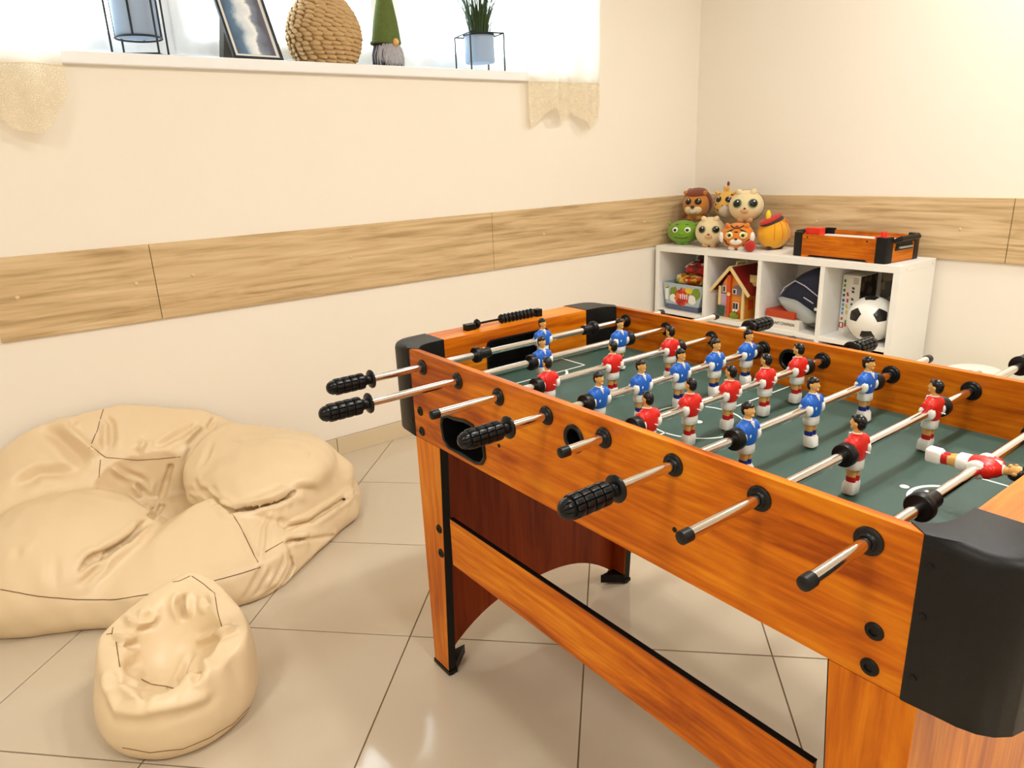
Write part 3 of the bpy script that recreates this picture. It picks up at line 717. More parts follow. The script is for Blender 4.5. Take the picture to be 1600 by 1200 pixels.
# corner caps
def corner_cap(sx, sy, nm='corner_cap'):
    """plan drawn for the near right corner (x from X0 inwards, y outwards), mirrored for the others"""
    yj = .001                                             # joint with the side board
    outer = [(-.0015, yj), (-.0015, .036), (.000, .055), (.005, .072), (.014, .085), (.027, .0945), (.045, .099), (.092, .1005)]
    inner = [(.092, .0085), (.075, .008), (.055, .0065), (.040, .003), (.028, -.003), (.020, -.010), (.0145, -.020)]
    px = lambda a: (X0 + a) if sx > 0 else (X1 - a)
    py = lambda b: (Y0 - b) if sy < 0 else (Y1 + b)
    n = len(outer)
    P = outer + inner
    def ringz(z, ins):
        R = []
        for i, (a, b) in enumerate(P):
            if i < n and i > 0:
                cxx, cyy = .05, .03
                l = math.hypot(a - cxx, b - cyy); k = (l - ins) / l
                a2, b2 = cxx + (a - cxx) * k, cyy + (b - cyy) * k
                if i == n - 1: a2 = a
                R.append((px(a2), py(b2), z))
            else: R.append((px(a), py(b), z))
        return R
    zb = ZB - .001
    mb = MB(); mb.loft([ringz(zb, .003), ringz(zb + .003, 0), ringz(ZT - .012, 0), ringz(ZT - .006, .0015), ringz(ZT - .0015, .006), ringz(ZT + .0012, .012)])
    o = L_(mb).build(nm, M['black_matt'], tbl, bevel=0, sharp=.9)
    for z in (.757, .70, .625):                           # small screws along the joint
        L_(MB().lathe([(.0042, 0), (.0042, .0008), (.003, .0014), (0, .0016)], 12, 0, Matrix.Translation((px(-.0015), py(.0085), z)) @ Matrix.Rotation(-PI / 2 * sx, 4, 'Y'))).build('screw', M['edge'], o)
    return o
for sx in (1, -1):
    for sy in (-1, 1): corner_cap(sx, sy)
# underside board, legs, end panels, stretcher
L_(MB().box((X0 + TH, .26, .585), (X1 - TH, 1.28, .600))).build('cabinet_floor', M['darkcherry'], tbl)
def leg(sx, sy):
    """an L of two tapered boards: the long-side board and the end board"""
    x = X0 if sx > 0 else X1; ye = (.240 if sy < 0 else 1.2885)
    w0, w1 = .098, .062
    yy = lambda b: ye + b * (1 if sy < 0 else -1)
    P = [(yy(0), .592), (yy(w0), .592), (yy(w1), .014), (yy(0), .014)]
    root = L_(MB().prism(P, x, x + sx * .020, 'x')).build('leg', M['cherry_z'], tbl, bevel=.001)
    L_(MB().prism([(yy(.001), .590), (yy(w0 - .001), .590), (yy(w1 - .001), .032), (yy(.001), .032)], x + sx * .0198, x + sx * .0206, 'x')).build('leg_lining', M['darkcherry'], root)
    e = MB(); d = .0012                                    # black edging on the inner narrow face
    yq = lambda b: b + (d if sy < 0 else -d)
    e.add([(x + sx * .0005, yy(w0), .592), (x + sx * .0195, yy(w0), .592), (x + sx * .0195, yy(w1), .014), (x + sx * .0005, yy(w1), .014),
           (x + sx * .0005, yy(w0) + (d if sy < 0 else -d), .592), (x + sx * .0195, yy(w0) + (d if sy < 0 else -d), .592), (x + sx * .0195, yy(w1) + (d if sy < 0 else -d), .014), (x + sx * .0005, yy(w1) + (d if sy < 0 else -d), .014)],
          [(0, 1, 2, 3), (7, 6, 5, 4), (0, 4, 5, 1), (1, 5, 6, 2), (2, 6, 7, 3), (3, 7, 4, 0)])
    L_(e).build('edge_trim', M['edge'], root)
    ft = MB(); a, b = (yy(-.002), yy(w1 + .004)); ft.box((min(x - sx * .002, x + sx * .022), min(a, b), .004), (max(x - sx * .002, x + sx * .022), max(a, b), .0135))
    # corner bracket inside the L
    bx = x + sx * .0202; byi = yy(.022)
    ft.prism([(bx, byi), (bx + sx * .052, byi), (bx, yy(w1 + .002))], .006, .030, 'z')
    for fy in (.006, w1 - .004): ft.cyl((x + sx * .010, yy(fy), 0), (x + sx * .010, yy(fy), .006), .0065, 12)
    L_(ft).build('leg_foot', M['edge'], root)
    for z, yb in ((.394, .071), (.334, .0715)):
        if sy < 0: continue
        bolt(x, yy(yb), z, sx, root)
    return root
def bolt(x, y, z, sx, parent):
    mt = Matrix.Translation((x, y, z)) @ Matrix.Rotation(-PI / 2 * sx, 4, 'Y')
    return L_(MB().lathe([(.0105, 0), (.0105, .0012), (.009, .0030), (.0048, .0036), (.0042, .0016), (0, .0016)], 20, 0, mt)).build('bolt', M['edge'], parent)
for sx in (1, -1):
    for sy in (-1, 1): leg(sx, sy)
for y in (.292, 1.2585):
    for z in (.657, .611):
        bolt(X0, y, z, 1, tbl); bolt(X1, y, z, -1, tbl)
for y, z in ((.976, .664), (.568, .664)):
    for x, sx in ((X0, 1), (X1, -1)):
        L_(MB().lathe([(.0040, 0), (.0038, .0008), (.0025, .0012), (0, .0005)], 12, 0, Matrix.Translation((x, y, z)) @ Matrix.Rotation(-PI / 2 * sx, 4, 'Y'))).build('screw', M['edge'], tbl)
def end_panel(ya, yb, nm='end_panel', m=None):
    P = [(X0 + .020, .592), (X0 + .020, .030)]
    n = 22
    for k in range(n + 1):
        t = k / n; x = X0 + .030 + t * (X1 - X0 - .060); P.append((x, .026 + .096 * (1 - abs(2 * t - 1) ** 2.6)))
    P += [(X1 - .020, .030), (X1 - .020, .592)]
    o = plate(nm, [(a - TX, b) for a, b in P], [], ya - TY, yb - TY, 'y', m or M['darkcherry'], tbl, bevel=.0008)
    return o
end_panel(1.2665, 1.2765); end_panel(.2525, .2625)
end_panel(1.2770, 1.2880, 'end_panel_face', M['cherry_z']); end_panel(.2410, .2520, 'end_panel_face', M['cherry_z'])
L_(MB().box((X0 + .006, .345, .319), (X0 + .0145, 1.181, .431))).build('stretcher', M['cherry'], tbl, bevel=.001)
L_(MB().box((X0 + .0055, .345, .431), (X0 + .0150, 1.181, .4325))).build('stretcher_edge', M['edge'], tbl)

# playing figures: one mesh each, rod through the origin, facing +y
def figure(shirt, sock):
    mats = [M['wplastic'], sock, M['skin'], shirt, M['hair'], M['steel']]
    mb = MB()
    def ringel(rx, ry, z, y=0., n=20, p=2.6, x=0.):
        R = []
        for k in range(n):
            a = 2 * PI * k / n; c, s_ = math.cos(a), math.sin(a)
            R.append((x + rx * math.copysign(abs(c) ** (2 / p), c), y + ry * math.copysign(abs(s_) ** (2 / p), s_), z))
        return R
    # kicking block
    mb.loft([ringel(.0145, .0085, -.0652, .002, p=5), ringel(.0156, .0098, -.0640, .002, p=5), ringel(.0156, .0096, -.0500, .001, p=5), ringel(.0148, .0080, -.0462, .000, p=4)], 0)
    for s in (-1, 1):                                  # legs
        mb.loft([ringel(.0068, .0068, -.0480, 0, 12, 2.2, s * .0078), ringel(.0070, .0070, -.0385, 0, 12, 2.2, s * .0080)], 1)
        mb.loft([ringel(.0062, .0064, -.0386, 0, 12, 2.2, s * .0079), ringel(.0072, .0074, -.0320, .0004, 12, 2.2, s * .0081), ringel(.0078, .0084, -.0230, .0004, 12, 2.2, s * .0084)], 2)
    # shorts
    mb.loft([ringel(.0182, .0108, -.0270), ringel(.0188, .0116, -.0262), ringel(.0184, .0112, -.0180), ringel(.0172, .0108, -.0090)], 0)
    # shirt
    mb.loft([ringel(.0170, .0112, -.0125), ringel(.0190, .0120, -.0100, p=2.4), ringel(.0215, .0128, .0), ringel(.0240, .0124, .0090, p=2.3), ringel(.0236, .0112, .0150, p=2.2), ringel(.0190, .0094, .0195, p=2.2), ringel(.0110, .0072, .0232, p=2), ringel(.0060, .0056, .0248, p=2)], 3)
    # sleeves reaching down to the rod, white cuffs
    for s in (-1, 1):
        mb.ell((s * .0205, 0, .0090), (.0075, .0105, .0115), 12, 8, 3)
        mt = Matrix.Rotation(PI / 2 * s, 4, 'Y')
        mb.lathe([(.0085, .0150), (.0122, .0190), (.0126, .0225), (.0110, .0262), (.0082, .0270)], 18, 0, mt)
    # collar and neck
    mb.loft([ringel(.0086, .0074, .0222, .0004, 16, 2), ringel(.0072, .0064, .0252, .0004, 16, 2)], 0)
    mb.add([(-.0052, .0082, .0225), (.0052, .0082, .0225), (0, .0130, .0130), (0, .0118, .0225)], [(0, 2, 3), (3, 2, 1), (0, 3, 1), (0, 1, 2)], 0)
    mb.loft([ringel(.0058, .0056, .0225, 0, 14, 2), ringel(.0052, .0054, .0290, .0004, 14, 2), ringel(.0058, .0062, .0320, .0010, 14, 2)], 2)
    # head, nose, ears, hair
    mb.ell((0, .0010, .0385), (.0080, .0090, .0108), 16, 12, 2)
    mb.ell((0, .0098, .0374), (.0016, .0024, .0026), 8, 6, 2)
    mb.ell((0, .0080, .0315), (.0034, .0026, .0026), 8, 6, 2)
    for s in (-1, 1): mb.ell((s * .0080, .0000, .0378), (.0014, .0024, .0032), 8, 6, 2)
    hm = Matrix.Rotation(math.radians(16), 4, 'X')
    mb.ell((0, -.0016, .0428), (.0088, .0098, .0082), 16, 10, 4, hm)
    mb.ell((0, -.0042, .0385), (.0086, .0066, .0100), 14, 10, 4)
    mb.ell((.0022, .0072, .0462), (.0062, .0036, .0030), 10, 8, 4)
    # emblem on the chest and screw at the back
    mb.lathe([(.0026, 0), (.0026, .0008), (0, .0010)], 10, 0, Matrix.Translation((.0085, .0114, .0020)) @ Matrix.Rotation(-PI / 2, 4, 'X'))
    mb.cyl((.004, -.010, -.001), (.004, -.0185, -.001), .0012, 8, 0)
    mb.v = [(a * (.80 - .17 * min(1, max(0, (-.012 - c) / .020))), b, c) for a, b, c in mb.v]
    return mb.mesh('player', mats, sharp=.9)
fig = {'blue': figure(M['blue'], M['navy']), 'red': figure(M['red'], M['redsock'])}
ROD, CAPR = .0072, .0082
def grip(xt, s, rod):
    """handle along x: s = -1 tip to the near side; xt is the tip"""
    Lg = .102; mt = Matrix.Translation((xt - TX, 0, 0)) @ Matrix.Rotation(PI / 2 * (1 if s < 0 else -1), 4, 'Y')
    prof = [(0, 0), (.006, .0010), (.0105, .0045), (.0137, .0105)]
    z = .0155
    body = []
    for k in range(4):
        body += [(.0128, z - .0004), (.0128, z + .0008), (.0154, z + .0012), (.0159, z + .0030), (.0161, z + .0075), (.0159, z + .0120), (.0154, z + .0142), (.0128, z + .0146)]; z += .0150
    prof += body + [(.0136, z - .001), (.0118, z + .0012), (.0098, z + .0040), (.0094, z + .0095), (.0100, z + .0125), (.0168, z + .0138), (.0186, z + .0160), (.0180, z + .0185), (.0130, z + .0205), (.0086, z + .0212)]
    def rm(r, zz, k, i):
        if 2 <= i < 4 + len(body) and k % 8 == 0: return min(r, .0131) if i > 3 else r - .0018
        return r
    o = MB().lathe(prof, 96, 0, mt, rm).build('handle', M['rubber'], rod, sharp=.75)
    return o
# near end, far end, handle side, team, figures at x, stoppers at x, tilt
RODS = [
    (.479, 1.419, -1, 'blue', [1.007], [.822, 1.166], 0),
    (.409, 1.473, -1, 'blue', [.896, 1.123], [.868, 1.152], 0),
    (.548, 1.506, 1, 'red', [.801, .969, 1.140], [.775, 1.168], 0),
    (.517, 1.391, -1, 'blue', [.803, .908, 1.014, 1.119, 1.223], [.775, 1.250], 0),
    (.601, 1.479, 1, 'red', [.782, .883, .987, 1.091, 1.194], [.754, 1.222], 0),
    (.487, 1.431, -1, 'blue', [.849, 1.021, 1.192], [.821, 1.221], 0),
    (.544, 1.580, 1, 'red', [.909, 1.137], [.881, 1.166], 0),
    (.564, 1.560, 1, 'red', [.972], [.803, 1.165], 1)]
for i, (xa, xb, hs, team, fx, sxs, tilt) in enumerate(RODS):
    y = YR1 - SP * i
    root_loc = (0, y - TY, ZR_)
    e0, e1 = xa + .004, xb - .004
    if hs < 0: e0 = xa + .02
    else: e1 = xb - .02
    rod = MB().cyl((e0 - TX, 0, 0), (e1 - TX, 0, 0), ROD, 24).build('rod', M['chrome'], tbl); rod.location = root_loc
    grip(xa if hs < 0 else xb, hs, rod)
    xc, s = (xb, 1) if hs < 0 else (xa, -1)
    MB().lathe([(0, 0), (.0055, .0), (.0078, .0015), (CAPR, .004), (CAPR, .0155), (.0072, .0160)], 20, 0, Matrix.Translation((xc - TX, 0, 0)) @ Matrix.Rotation(PI / 2 * (-s), 4, 'Y')).build('rod_cap', M['black'], rod)
    for xs_, dr in ((X0, -1), (X0 + TH, 1), (X1 - TH, -1), (X1, 1)):
        if dr * (1 if xs_ < 1 else -1) > 0 and False: continue
        mt = Matrix.Translation((xs_ - TX, y - TY, ZR_)) @ Matrix.Rotation(PI / 2 * dr, 4, 'Y')
        MB().lathe([(.0162, .0001), (.0162, .0022), (.0145, .0042), (.0112, .0046), (.0100, .0075), (.0078, .0078), (.0078, .0001)], 28, 0, mt).build('bushing', M['black'], tbl)
    for k, xs_ in enumerate(sxs):
        d = -1 if k == 0 else 1
        mt = Matrix.Translation((xs_ - TX, 0, 0)) @ Matrix.Rotation(PI / 2 * d, 4, 'Y')
        if i in (0, 7):      # goalkeeper stop: ring with a long sleeve
            MB().lathe([(.0074, -.034), (.0112, -.033), (.0116, -.008), (.0160, -.006), (.0172, -.004), (.0172, .004), (.0160, .006), (.0110, .0065), (.0076, .0065)], 28, 0, mt).build('stopper', M['black'], rod)
            MB().ell((xs_ - TX - d * .022, .004, .0112), (.0028, .0028, .0012), 10, 6).build('stopper_screw', M['steel'], rod)
        else:
            MB().lathe([(.0074, -.0085), (.0140, -.0085), (.0158, -.0068), (.0164, -.004), (.0164, .0045), (.0154, .0068), (.0110, .0072), (.0100, .0060), (.0076, .0060)], 28, 0, mt).build('stopper', M['black'], rod)
    for x in fx:
        p = bpy.data.objects.new('player', fig[team]); C.objects.link(p); p.parent = rod; p.location = (x - TX, 0, 0)
        p.rotation_euler = (math.radians(86) if tilt else rnd.uniform(-.03, .03), 0, PI if team == 'blue' else 0)
# score counter on the far end rail
def counter():
    z = ZT + .011; sc = thing('score', None, None)
    bpy.data.objects.remove(sc)
    o = L_(MB().cyl((.885, 1.335, z), (1.072, 1.335, z), .0028, 8).box((.862, 1.326, ZT), (.888, 1.344, ZT + .014)).box((1.068, 1.326, ZT), (1.084, 1.344, ZT + .018))).build('score_counter', M['edge'], tbl, bevel=.0012)
    mt = Matrix.Rotation(PI / 2, 4, 'Y')
    bm_ = MB().lathe([(.0035, -.0055), (.0090, -.0042), (.0112, 0), (.0090, .0042), (.0035, .0055)], 16, 0, mt).mesh('score_bead', M['black'])
    for x in [.896] + [.966 + .0112 * k for k in range(9)]:
        b = bpy.data.objects.new('score_bead', bm_); C.objects.link(b); b.parent = o; b.location = (x - TX, 1.335 - TY, z)
    return o
counter()
#@@SHELF
# ------------------------------------------------------------------ white cube shelf and what it holds
SX0, SX1, SY0, SY1, SZ = 2.973, 3.285, 1.346, 2.646, .686
sh_ = thing('cube_shelf', 'low white cube shelf of two rows standing in the room corner', 'shelf', (SX0, (SY0 + SY1) / 2, 0))
def S_(mb): mb.v = [(a - SX0, b - (SY0 + SY1) / 2, c) for a, b, c in mb.v]; return mb
def sb(name, lo, hi, bevel=.0012): return S_(MB().box(lo, hi)).build(name, M['shelf'], sh_, bevel=bevel)
sb('top_board', (SX0, SY0, .656), (SX1, SY1, SZ)); sb('bottom_board', (SX0, SY0, 0), (SX1, SY1, .030))
for a in (SY0, SY1 - .0275): sb('side_board', (SX0, a, .030), (SX1, a + .0275, .656))
sb('middle_board', (SX0 + .001, SY0 + .0275, .321), (SX1, SY1 - .0275, .342))
for y in (1.669, 1.986, 2.302):
    for z0, z1 in ((.030, .321), (.342, .656)): sb('divider', (SX0 + .001, y, z0), (SX1, y + .021, z1))
sb('back_board', (SX1 - .004, SY0 + .0275, .030), (SX1 - .0005, SY1 - .0275, .656), 0)
for z in (.672, .655 - .02):
    pass
for x in (SX0 + .05, SX1 - .03):
    S_(MB().lathe([(0, .0012), (.0035, .001), (.0042, 0)], 12, 0, Matrix.Translation((x, SY0, .669)) @ Matrix.Rotation(PI / 2, 4, 'X'))).build('screw', M['steel'], sh_)
# dark storage boxes in the lower row
M['brownbox'] = mat('dark_brown_fibreboard', srgb(84, 34, 18), .6, var=.2, vscale=20)
def store_box(y0, y1, ht, lab):
    cy = (y0 + y1) / 2; t = thing('storage_box', lab, 'box', (SX0 + .012, cy, .030))
    w = (y1 - y0) / 2; d = .285; th = .006
    b = MB(); b.box((0, -w, 0), (d, w, th)); b.box((0, -w, th), (th, w, ht)); b.box((d - th, -w, th), (d, w, ht)); b.box((th, -w, th), (d - th, -w + th, ht)); b.box((th, w - th, th), (d - th, w, ht))
    b.build('box_body', M['brownbox'], t, bevel=.0015)
    MB().cyl((-.004, -.028, ht * .7), (-.004, .028, ht * .7), .004, 10).box((-.004, -.030, ht * .7 - .004), (.002, -.024, ht * .7 + .004)).box((-.004, .024, ht * .7 - .004), (.002, .030, ht * .7 + .004)).build('handle', M['black'], t)
store_box(2.335, 2.610, .262, 'dark brown storage box in the lower left cubby of the white shelf')
store_box(1.385, 1.660, .262, 'dark brown storage box in the lower right cubby below the football')

# --- cubby 1: printed play tub with red packets
def ramp_mat(name, fn):
    m = bpy.data.materials.new(name); m.use_nodes = True; fn(*nodes(m)); return m
def blotch(name, cols, scale, rough=.4, typ='VORONOI', coord='Object'):
    m = bpy.data.materials.new(name); m.use_nodes = True; N, L = nodes(m); p = N['Principled BSDF']
    tc = N.new('ShaderNodeTexCoord')
    if typ == 'VORONOI':
        n = N.new('ShaderNodeTexVoronoi'); n.inputs['Scale'].default_value = scale; out = n.outputs['Color']
        s = N.new('ShaderNodeSeparateColor'); L.new(out, s.inputs[0]); fac = s.outputs[0]
    else:
        n = N.new('ShaderNodeTexNoise'); n.inputs['Scale'].default_value = scale; n.inputs['Detail'].default_value = 2.5; fac = n.outputs['Fac']
    L.new(tc.outputs[coord], n.inputs['Vector'])
    r = N.new('ShaderNodeValToRGB'); r.color_ramp.interpolation = 'CONSTANT' if typ == 'VORONOI' else 'EASE'
    e = r.color_ramp.elements
    while len(e) < len(cols): e.new(.5)
    for i, c in enumerate(cols):
        e[i].position = i / len(cols) if typ == 'VORONOI' else .32 + .36 * i / (len(cols) - 1); e[i].color = c
    L.new(fac, r.inputs[0]); L.new(r.outputs[0], p.inputs['Base Color']); p.inputs['Roughness'].default_value = rough
    return m
M['tub'] = mat('grey_blue_tub_plastic', srgb(176, 192, 202), .3)
M['clear'] = mat('smoky_blue_base', srgb(96, 104, 132), .25)
M['redprint'] = blotch('red_packet_print', [srgb(120, 12, 14), srgb(176, 22, 20), srgb(214, 40, 30), srgb(240, 214, 190), srgb(150, 20, 18), srgb(96, 20, 24)], 42)
M['mixprint'] = blotch('green_yellow_print', [srgb(120, 150, 40), srgb(226, 190, 40), srgb(170, 40, 20), srgb(240, 220, 170), srgb(196, 90, 30)], 38)
M['splat'] = blotch('red_orange_splash_print', [srgb(196, 70, 26), srgb(222, 24, 18), srgb(206, 40, 24), srgb(226, 120, 50), srgb(170, 30, 20)], 60)
M['leafprint'] = mat('green_leaf_print', srgb(134, 160, 44), .5, var=.3, vscale=60)
M['yellow'] = mat('yellow_print', srgb(236, 206, 36), .45)
M['ink'] = mat('dark_print', srgb(52, 50, 54), .5)
tub = thing('toy_tub', 'grey plastic toy tub with a red printed splash, in the upper left cubby', 'toy box', (3.00, 2.472, .342))
def taper(y0, y1, z0, y2, y3, z1, x0, x1, d0=0.):
    return [[(x0 + d0, y0, z0), (x1, y0, z0), (x1, y1, z0), (x0 + d0, y1, z0)], [(x0, y2, z1), (x1, y2, z1), (x1, y3, z1), (x0, y3, z1)]]
MB().loft(taper(-.098, .112, .0, -.100, .114, .030, 0, .20, .004)).build('tub_base', M['clear'], tub, bevel=.003)
bd = MB(); bd.loft(taper(-.104, .118, .030, -.140, .144, .146, -.002, .22, .002)); bd.f.pop(); bd.m.pop()
bd.build('tub_body', M['tub'], tub, bevel=.002)
pr = MB()
def blob(mb, c, r, n, jag, x, seed, th=.0015):
    q = random.Random(seed); P = [(c[0] + r[0] * (1 + jag * q.uniform(-1, 1)) * math.cos(2 * PI * k / n), c[1] + r[1] * (1 + jag * q.uniform(-1, 1)) * math.sin(2 * PI * k / n)) for k in range(n)]
    mb.prism(P, x - th, x, 'x'); return mb
xf_ = -.0005
blob(MB(), (.062, .094), (.030, .036), 9, .2, xf_, 3).build('leaf_print', M['leafprint'], tub)
blob(MB(), (-.085, .100), (.030, .034), 9, .2, xf_, 4).build('leaf_print', M['leafprint'], tub)
blob(MB(), (.058, .062), (.030, .022), 10, .25, xf_ - .0005, 5).build('white_print', M['white'], tub)
blob(MB(), (-.060, .068), (.030, .024), 10, .25, xf_ - .0005, 6).build('white_print', M['white'], tub)
blob(MB(), (.005, .076), (.048, .048), 26, .16, xf_ - .001, 7, .002).build('splash_print', M['splat'], tub)
blob(MB(), (-.040, .115), (.026, .015), 16, .03, xf_ - .0015, 8, .002).build('badge_print', M['yellow'], tub)
tb = MB()
for k in range(4): tb.prism([(.016 - k * .014, .066), (.011 - k * .014, .066), (.010 - k * .014, .094 + .006 * (k % 2)), (.018 - k * .014, .090)], xf_ - .004, xf_ - .002, 'x')
tb.build('mouth_print', M['white'], tub)
MB().prism(rrect(.100, .052, .122, .128, .003), xf_ - .001, xf_, 'x').build('side_print', M['white'], tub)
blob(MB(), (.110, .122), (.011, .008), 12, .1, xf_ - .0015, 9).build('side_badge_print', M['ink'], tub)
blob(MB(), (.110, .124), (.009, .005), 12, .1, xf_ - .0025, 9).build('side_badge_print', M['yellow'], tub)
def crumple(name, c, r, m, parent, seed, amp=.16, seg=20, rings=12):
    q = random.Random(seed); mb = MB(); mb.ell((0, 0, 0), (1, 1, 1), seg, rings)
    ph = [(q.uniform(2, 6), q.uniform(2, 6), q.uniform(2, 6), q.uniform(0, 6)) for _ in range(4)]
    V = []
    for x, y, z in mb.v:
        d = 1 + amp * sum(math.sin(a * x + b * y + e * z + f_) for a, b, e, f_ in ph) / 2
        s = lambda t: math.copysign(abs(t) ** .75, t)
        V.append((c[0] + r[0] * s(x) * d, c[1] + r[1] * s(y) * d, c[2] + r[2] * s(z) * d))
    mb.v = V; return mb.build(name, m, parent, sharp=.7)
pk = crumple('toy_packet', (3.09, 2.462, .505), (.085, .110, .028), M['mixprint'], None, 3, .10); tag(pk, 'green and yellow printed packet sticking out of the grey toy tub', 'packet')
pk = crumple('toy_packet', (3.12, 2.430, .562), (.090, .098, .034), M['redprint'], None, 5, .10); tag(pk, 'red and white printed packet on top of the grey toy tub', 'packet')
M['maroon'] = mat('dark_maroon_cloth', srgb(64, 28, 30), .8)
pk = crumple('cloth_pouch', (3.18, 2.405, .618), (.080, .085, .028), M['maroon'], None, 8, .10); tag(pk, 'dark maroon pouch topmost in the upper left cubby', 'pouch')

# --- cubby 2: dolls' house
M['cream'] = mat('cream_toy_plastic', srgb(240, 216, 150), .35)
M['roofred'] = mat('dark_red_toy_roof', srgb(128, 14, 12), .35)
M['orange'] = mat('orange_toy_wall', srgb(228, 136, 36), .4)
M['dorange'] = mat('deep_orange_beam', srgb(214, 78, 16), .4)
M['mauve'] = mat('mauve_panel', srgb(196, 168, 190), .45)
M['greyp'] = mat('grey_purple_panel', srgb(128, 112, 118), .45)
M['dkgreen'] = mat('dark_green_fence', srgb(66, 92, 74), .5)
M['pane'] = mat('dark_window_print', srgb(40, 44, 52), .2)
dh = thing('dollhouse', "orange and cream toy dolls' house with a dark red gabled roof in the second cubby", "dolls' house", (3.02, 2.178, .342), math.radians(-3))
hw, wh, pk_, dp = .078, .150, .262, .17      # half width, wall height, peak, depth
P = [(-hw, .006), (hw, .006), (hw, wh), (0, pk_ - .014), (-hw, wh)]
MB().prism(P, .004, dp, 'x').build('house_body', M['orange'], dh, bevel=.001)
MB().box((-.012, -hw - .012, 0), (dp + .006, hw + .012, .006)).build('base', M['cream'], dh, bevel=.001)
for s in (-1, 1):
    MB().box((-.006, s * hw - .013 if s > 0 else -hw - .002, .006), (.004, s * hw + .002 if s > 0 else -hw + .013, wh + .01)).build('corner_post', M['cream'], dh, bevel=.001)
MB().box((-.004, .028, .008), (.004, hw - .014, .122)).build('door_panel', M['mauve'], dh)
MB().prism([(.028, .126), (hw - .014, .126), (hw - .014, .162), (.028, .216)], -.004, .004, 'x').build('gable_panel', M['greyp'], dh)
MB().prism([(.026, .130), (.046, .130), (.046, .186), (.026, .212)], -.006, -.002, 'x').build('gable_panel', M['orange'], dh)
MB().prism([(-.010, .124), (-hw + .014, .124), (-hw + .014, .160), (-.050, .176), (-.010, .166)], -.003, .004, 'x').build('gable_panel', M['greyp'], dh)
bm0 = MB().box((-.010, .004, .008), (.004, .024, pk_ - .04)).build('centre_post', M['dorange'], dh, bevel=.001)
def dwin(y, z, w, h, nm='window'):
    o = MB().box((-.009, y - w, z - h), (-.003, y + w, z + h)).build(nm, M['wplastic'], dh, bevel=.0008)
    n = 1 if w < .012 else 2
    for k in range(n):
        a = y - w + .003 + k * (2 * w - .003) / n
        MB().box((-.0098, a, z - h + .003), (-.0085, a + (2 * w - .006) / n - .001, z + h - .003)).build('pane', M['pane'], o)
dwin(.042, .148, .010, .016); dwin(-.022, .142, .011, .013); dwin(-.034, .070, .017, .018)
for y in (-.026, -.042): crumple('flower_box', (-.012, y, .048), (.006, .008, .005), M['wplastic'], dh, 4, .2, 8, 6)
fb = MB()
fb.box((-.016, .030, .052), (-.011, .074, .060)); fb.box((-.016, .030, .026), (-.011, .074, .032))
for k in range(5): fb.box((-.017, .032 + k * .0095, .012), (-.012, .038 + k * .0095, .064))
fb.build('toy_fence', M['dkgreen'], dh)
crumple('toy_bush', (-.012, -.030, .020), (.008, .026, .014), M['leafprint'], dh, 6, .2, 12, 8)
MB().prism([(-.012, .008), (-.056, .008), (-.056, .020), (-.050, .034), (-.034, .040), (-.018, .034), (-.012, .020)], -.004, .003, 'x').build('arch_panel', M['dorange'], dh)
blob(MB(), (.010, .126), (.011, .010), 8, .15, -.010, 3, .004).build('clasp', M['cream'], dh)
for s in (-1, 1):     # roof slabs with cream barge boards
    a0 = Vector((0, 0, pk_)); a1 = Vector((0, s * .122, .130)); d = (a1 - a0).normalized(); n = Vector((0, s * -d.z * s, 0)); nrm = Vector((0, -d.z, d.y)) * (1 if s > 0 else -1)
    q = lambda x, t, k: tuple(Vector((x, 0, 0)) + a0.lerp(a1, t) + nrm * k)
    def slab(x0, x1, k0, k1):
        V = [q(x, t, k) for x in (x0, x1) for t in (0, 1) for k in (k0, k1)]
        return MB().add(V, [(0, 1, 3, 2), (4, 6, 7, 5), (0, 4, 5, 1), (2, 3, 7, 6), (1, 5, 7, 3), (0, 2, 6, 4)])
    slab(-.020, dp + .01, .0005, .006).build('roof_slab', M['roofred'], dh, bevel=.001)
    slab(-.026, -.018, -.008, .008).build('barge_board', M['cream'], dh, bevel=.001)
MB().cyl((-.026, 0, pk_ + .002), (dp + .01, 0, pk_ + .002), .006, 10).build('ridge', M['cream'], dh)
MB().tube([(.02, 0, pk_ + .002), (.03, 0, pk_ + .022), (.10, 0, pk_ + .022), (.11, 0, pk_ + .002)], .004, 8).build('carry_handle', M['cream'], dh)
do = MB().prism([(.050, .170), (.096, .170), (.096, .196), (.073, .214), (.050, .196)], -.112, -.050, 'y').build('dormer', M['cream'], dh, bevel=.001)
for s in (-1, 1):
    MB().add([(.073, -.118, .220), (.073, -.035, .220), (.073 + s * .030, -.118, .192), (.073 + s * .030, -.035, .192), (.073, -.118, .216), (.073, -.035, .216), (.073 + s * .030, -.118, .188), (.073 + s * .030, -.035, .188)],
             [(0, 1, 3, 2), (4, 6, 7, 5), (0, 4, 5, 1), (2, 3, 7, 6), (0, 2, 6, 4), (1, 5, 7, 3)]).build('dormer_roof', M['cream' if s < 0 else 'roofred'], do)
MB().prism([(.060, .174), (.086, .174), (.086, .192), (.060, .192)], -.1135, -.112, 'y').build('pane', M['pane'], do)
sw = MB().prism([(.03, .05), (.07, .05), (.07, .10), (.03, .10)], -hw - .002, -hw, 'y').build('side_window', M['dorange'], dh)
MB().box((.12, -hw - .003, .0), (.13, -hw + .004, .14)).build('corner_post', M['cream'], dh)

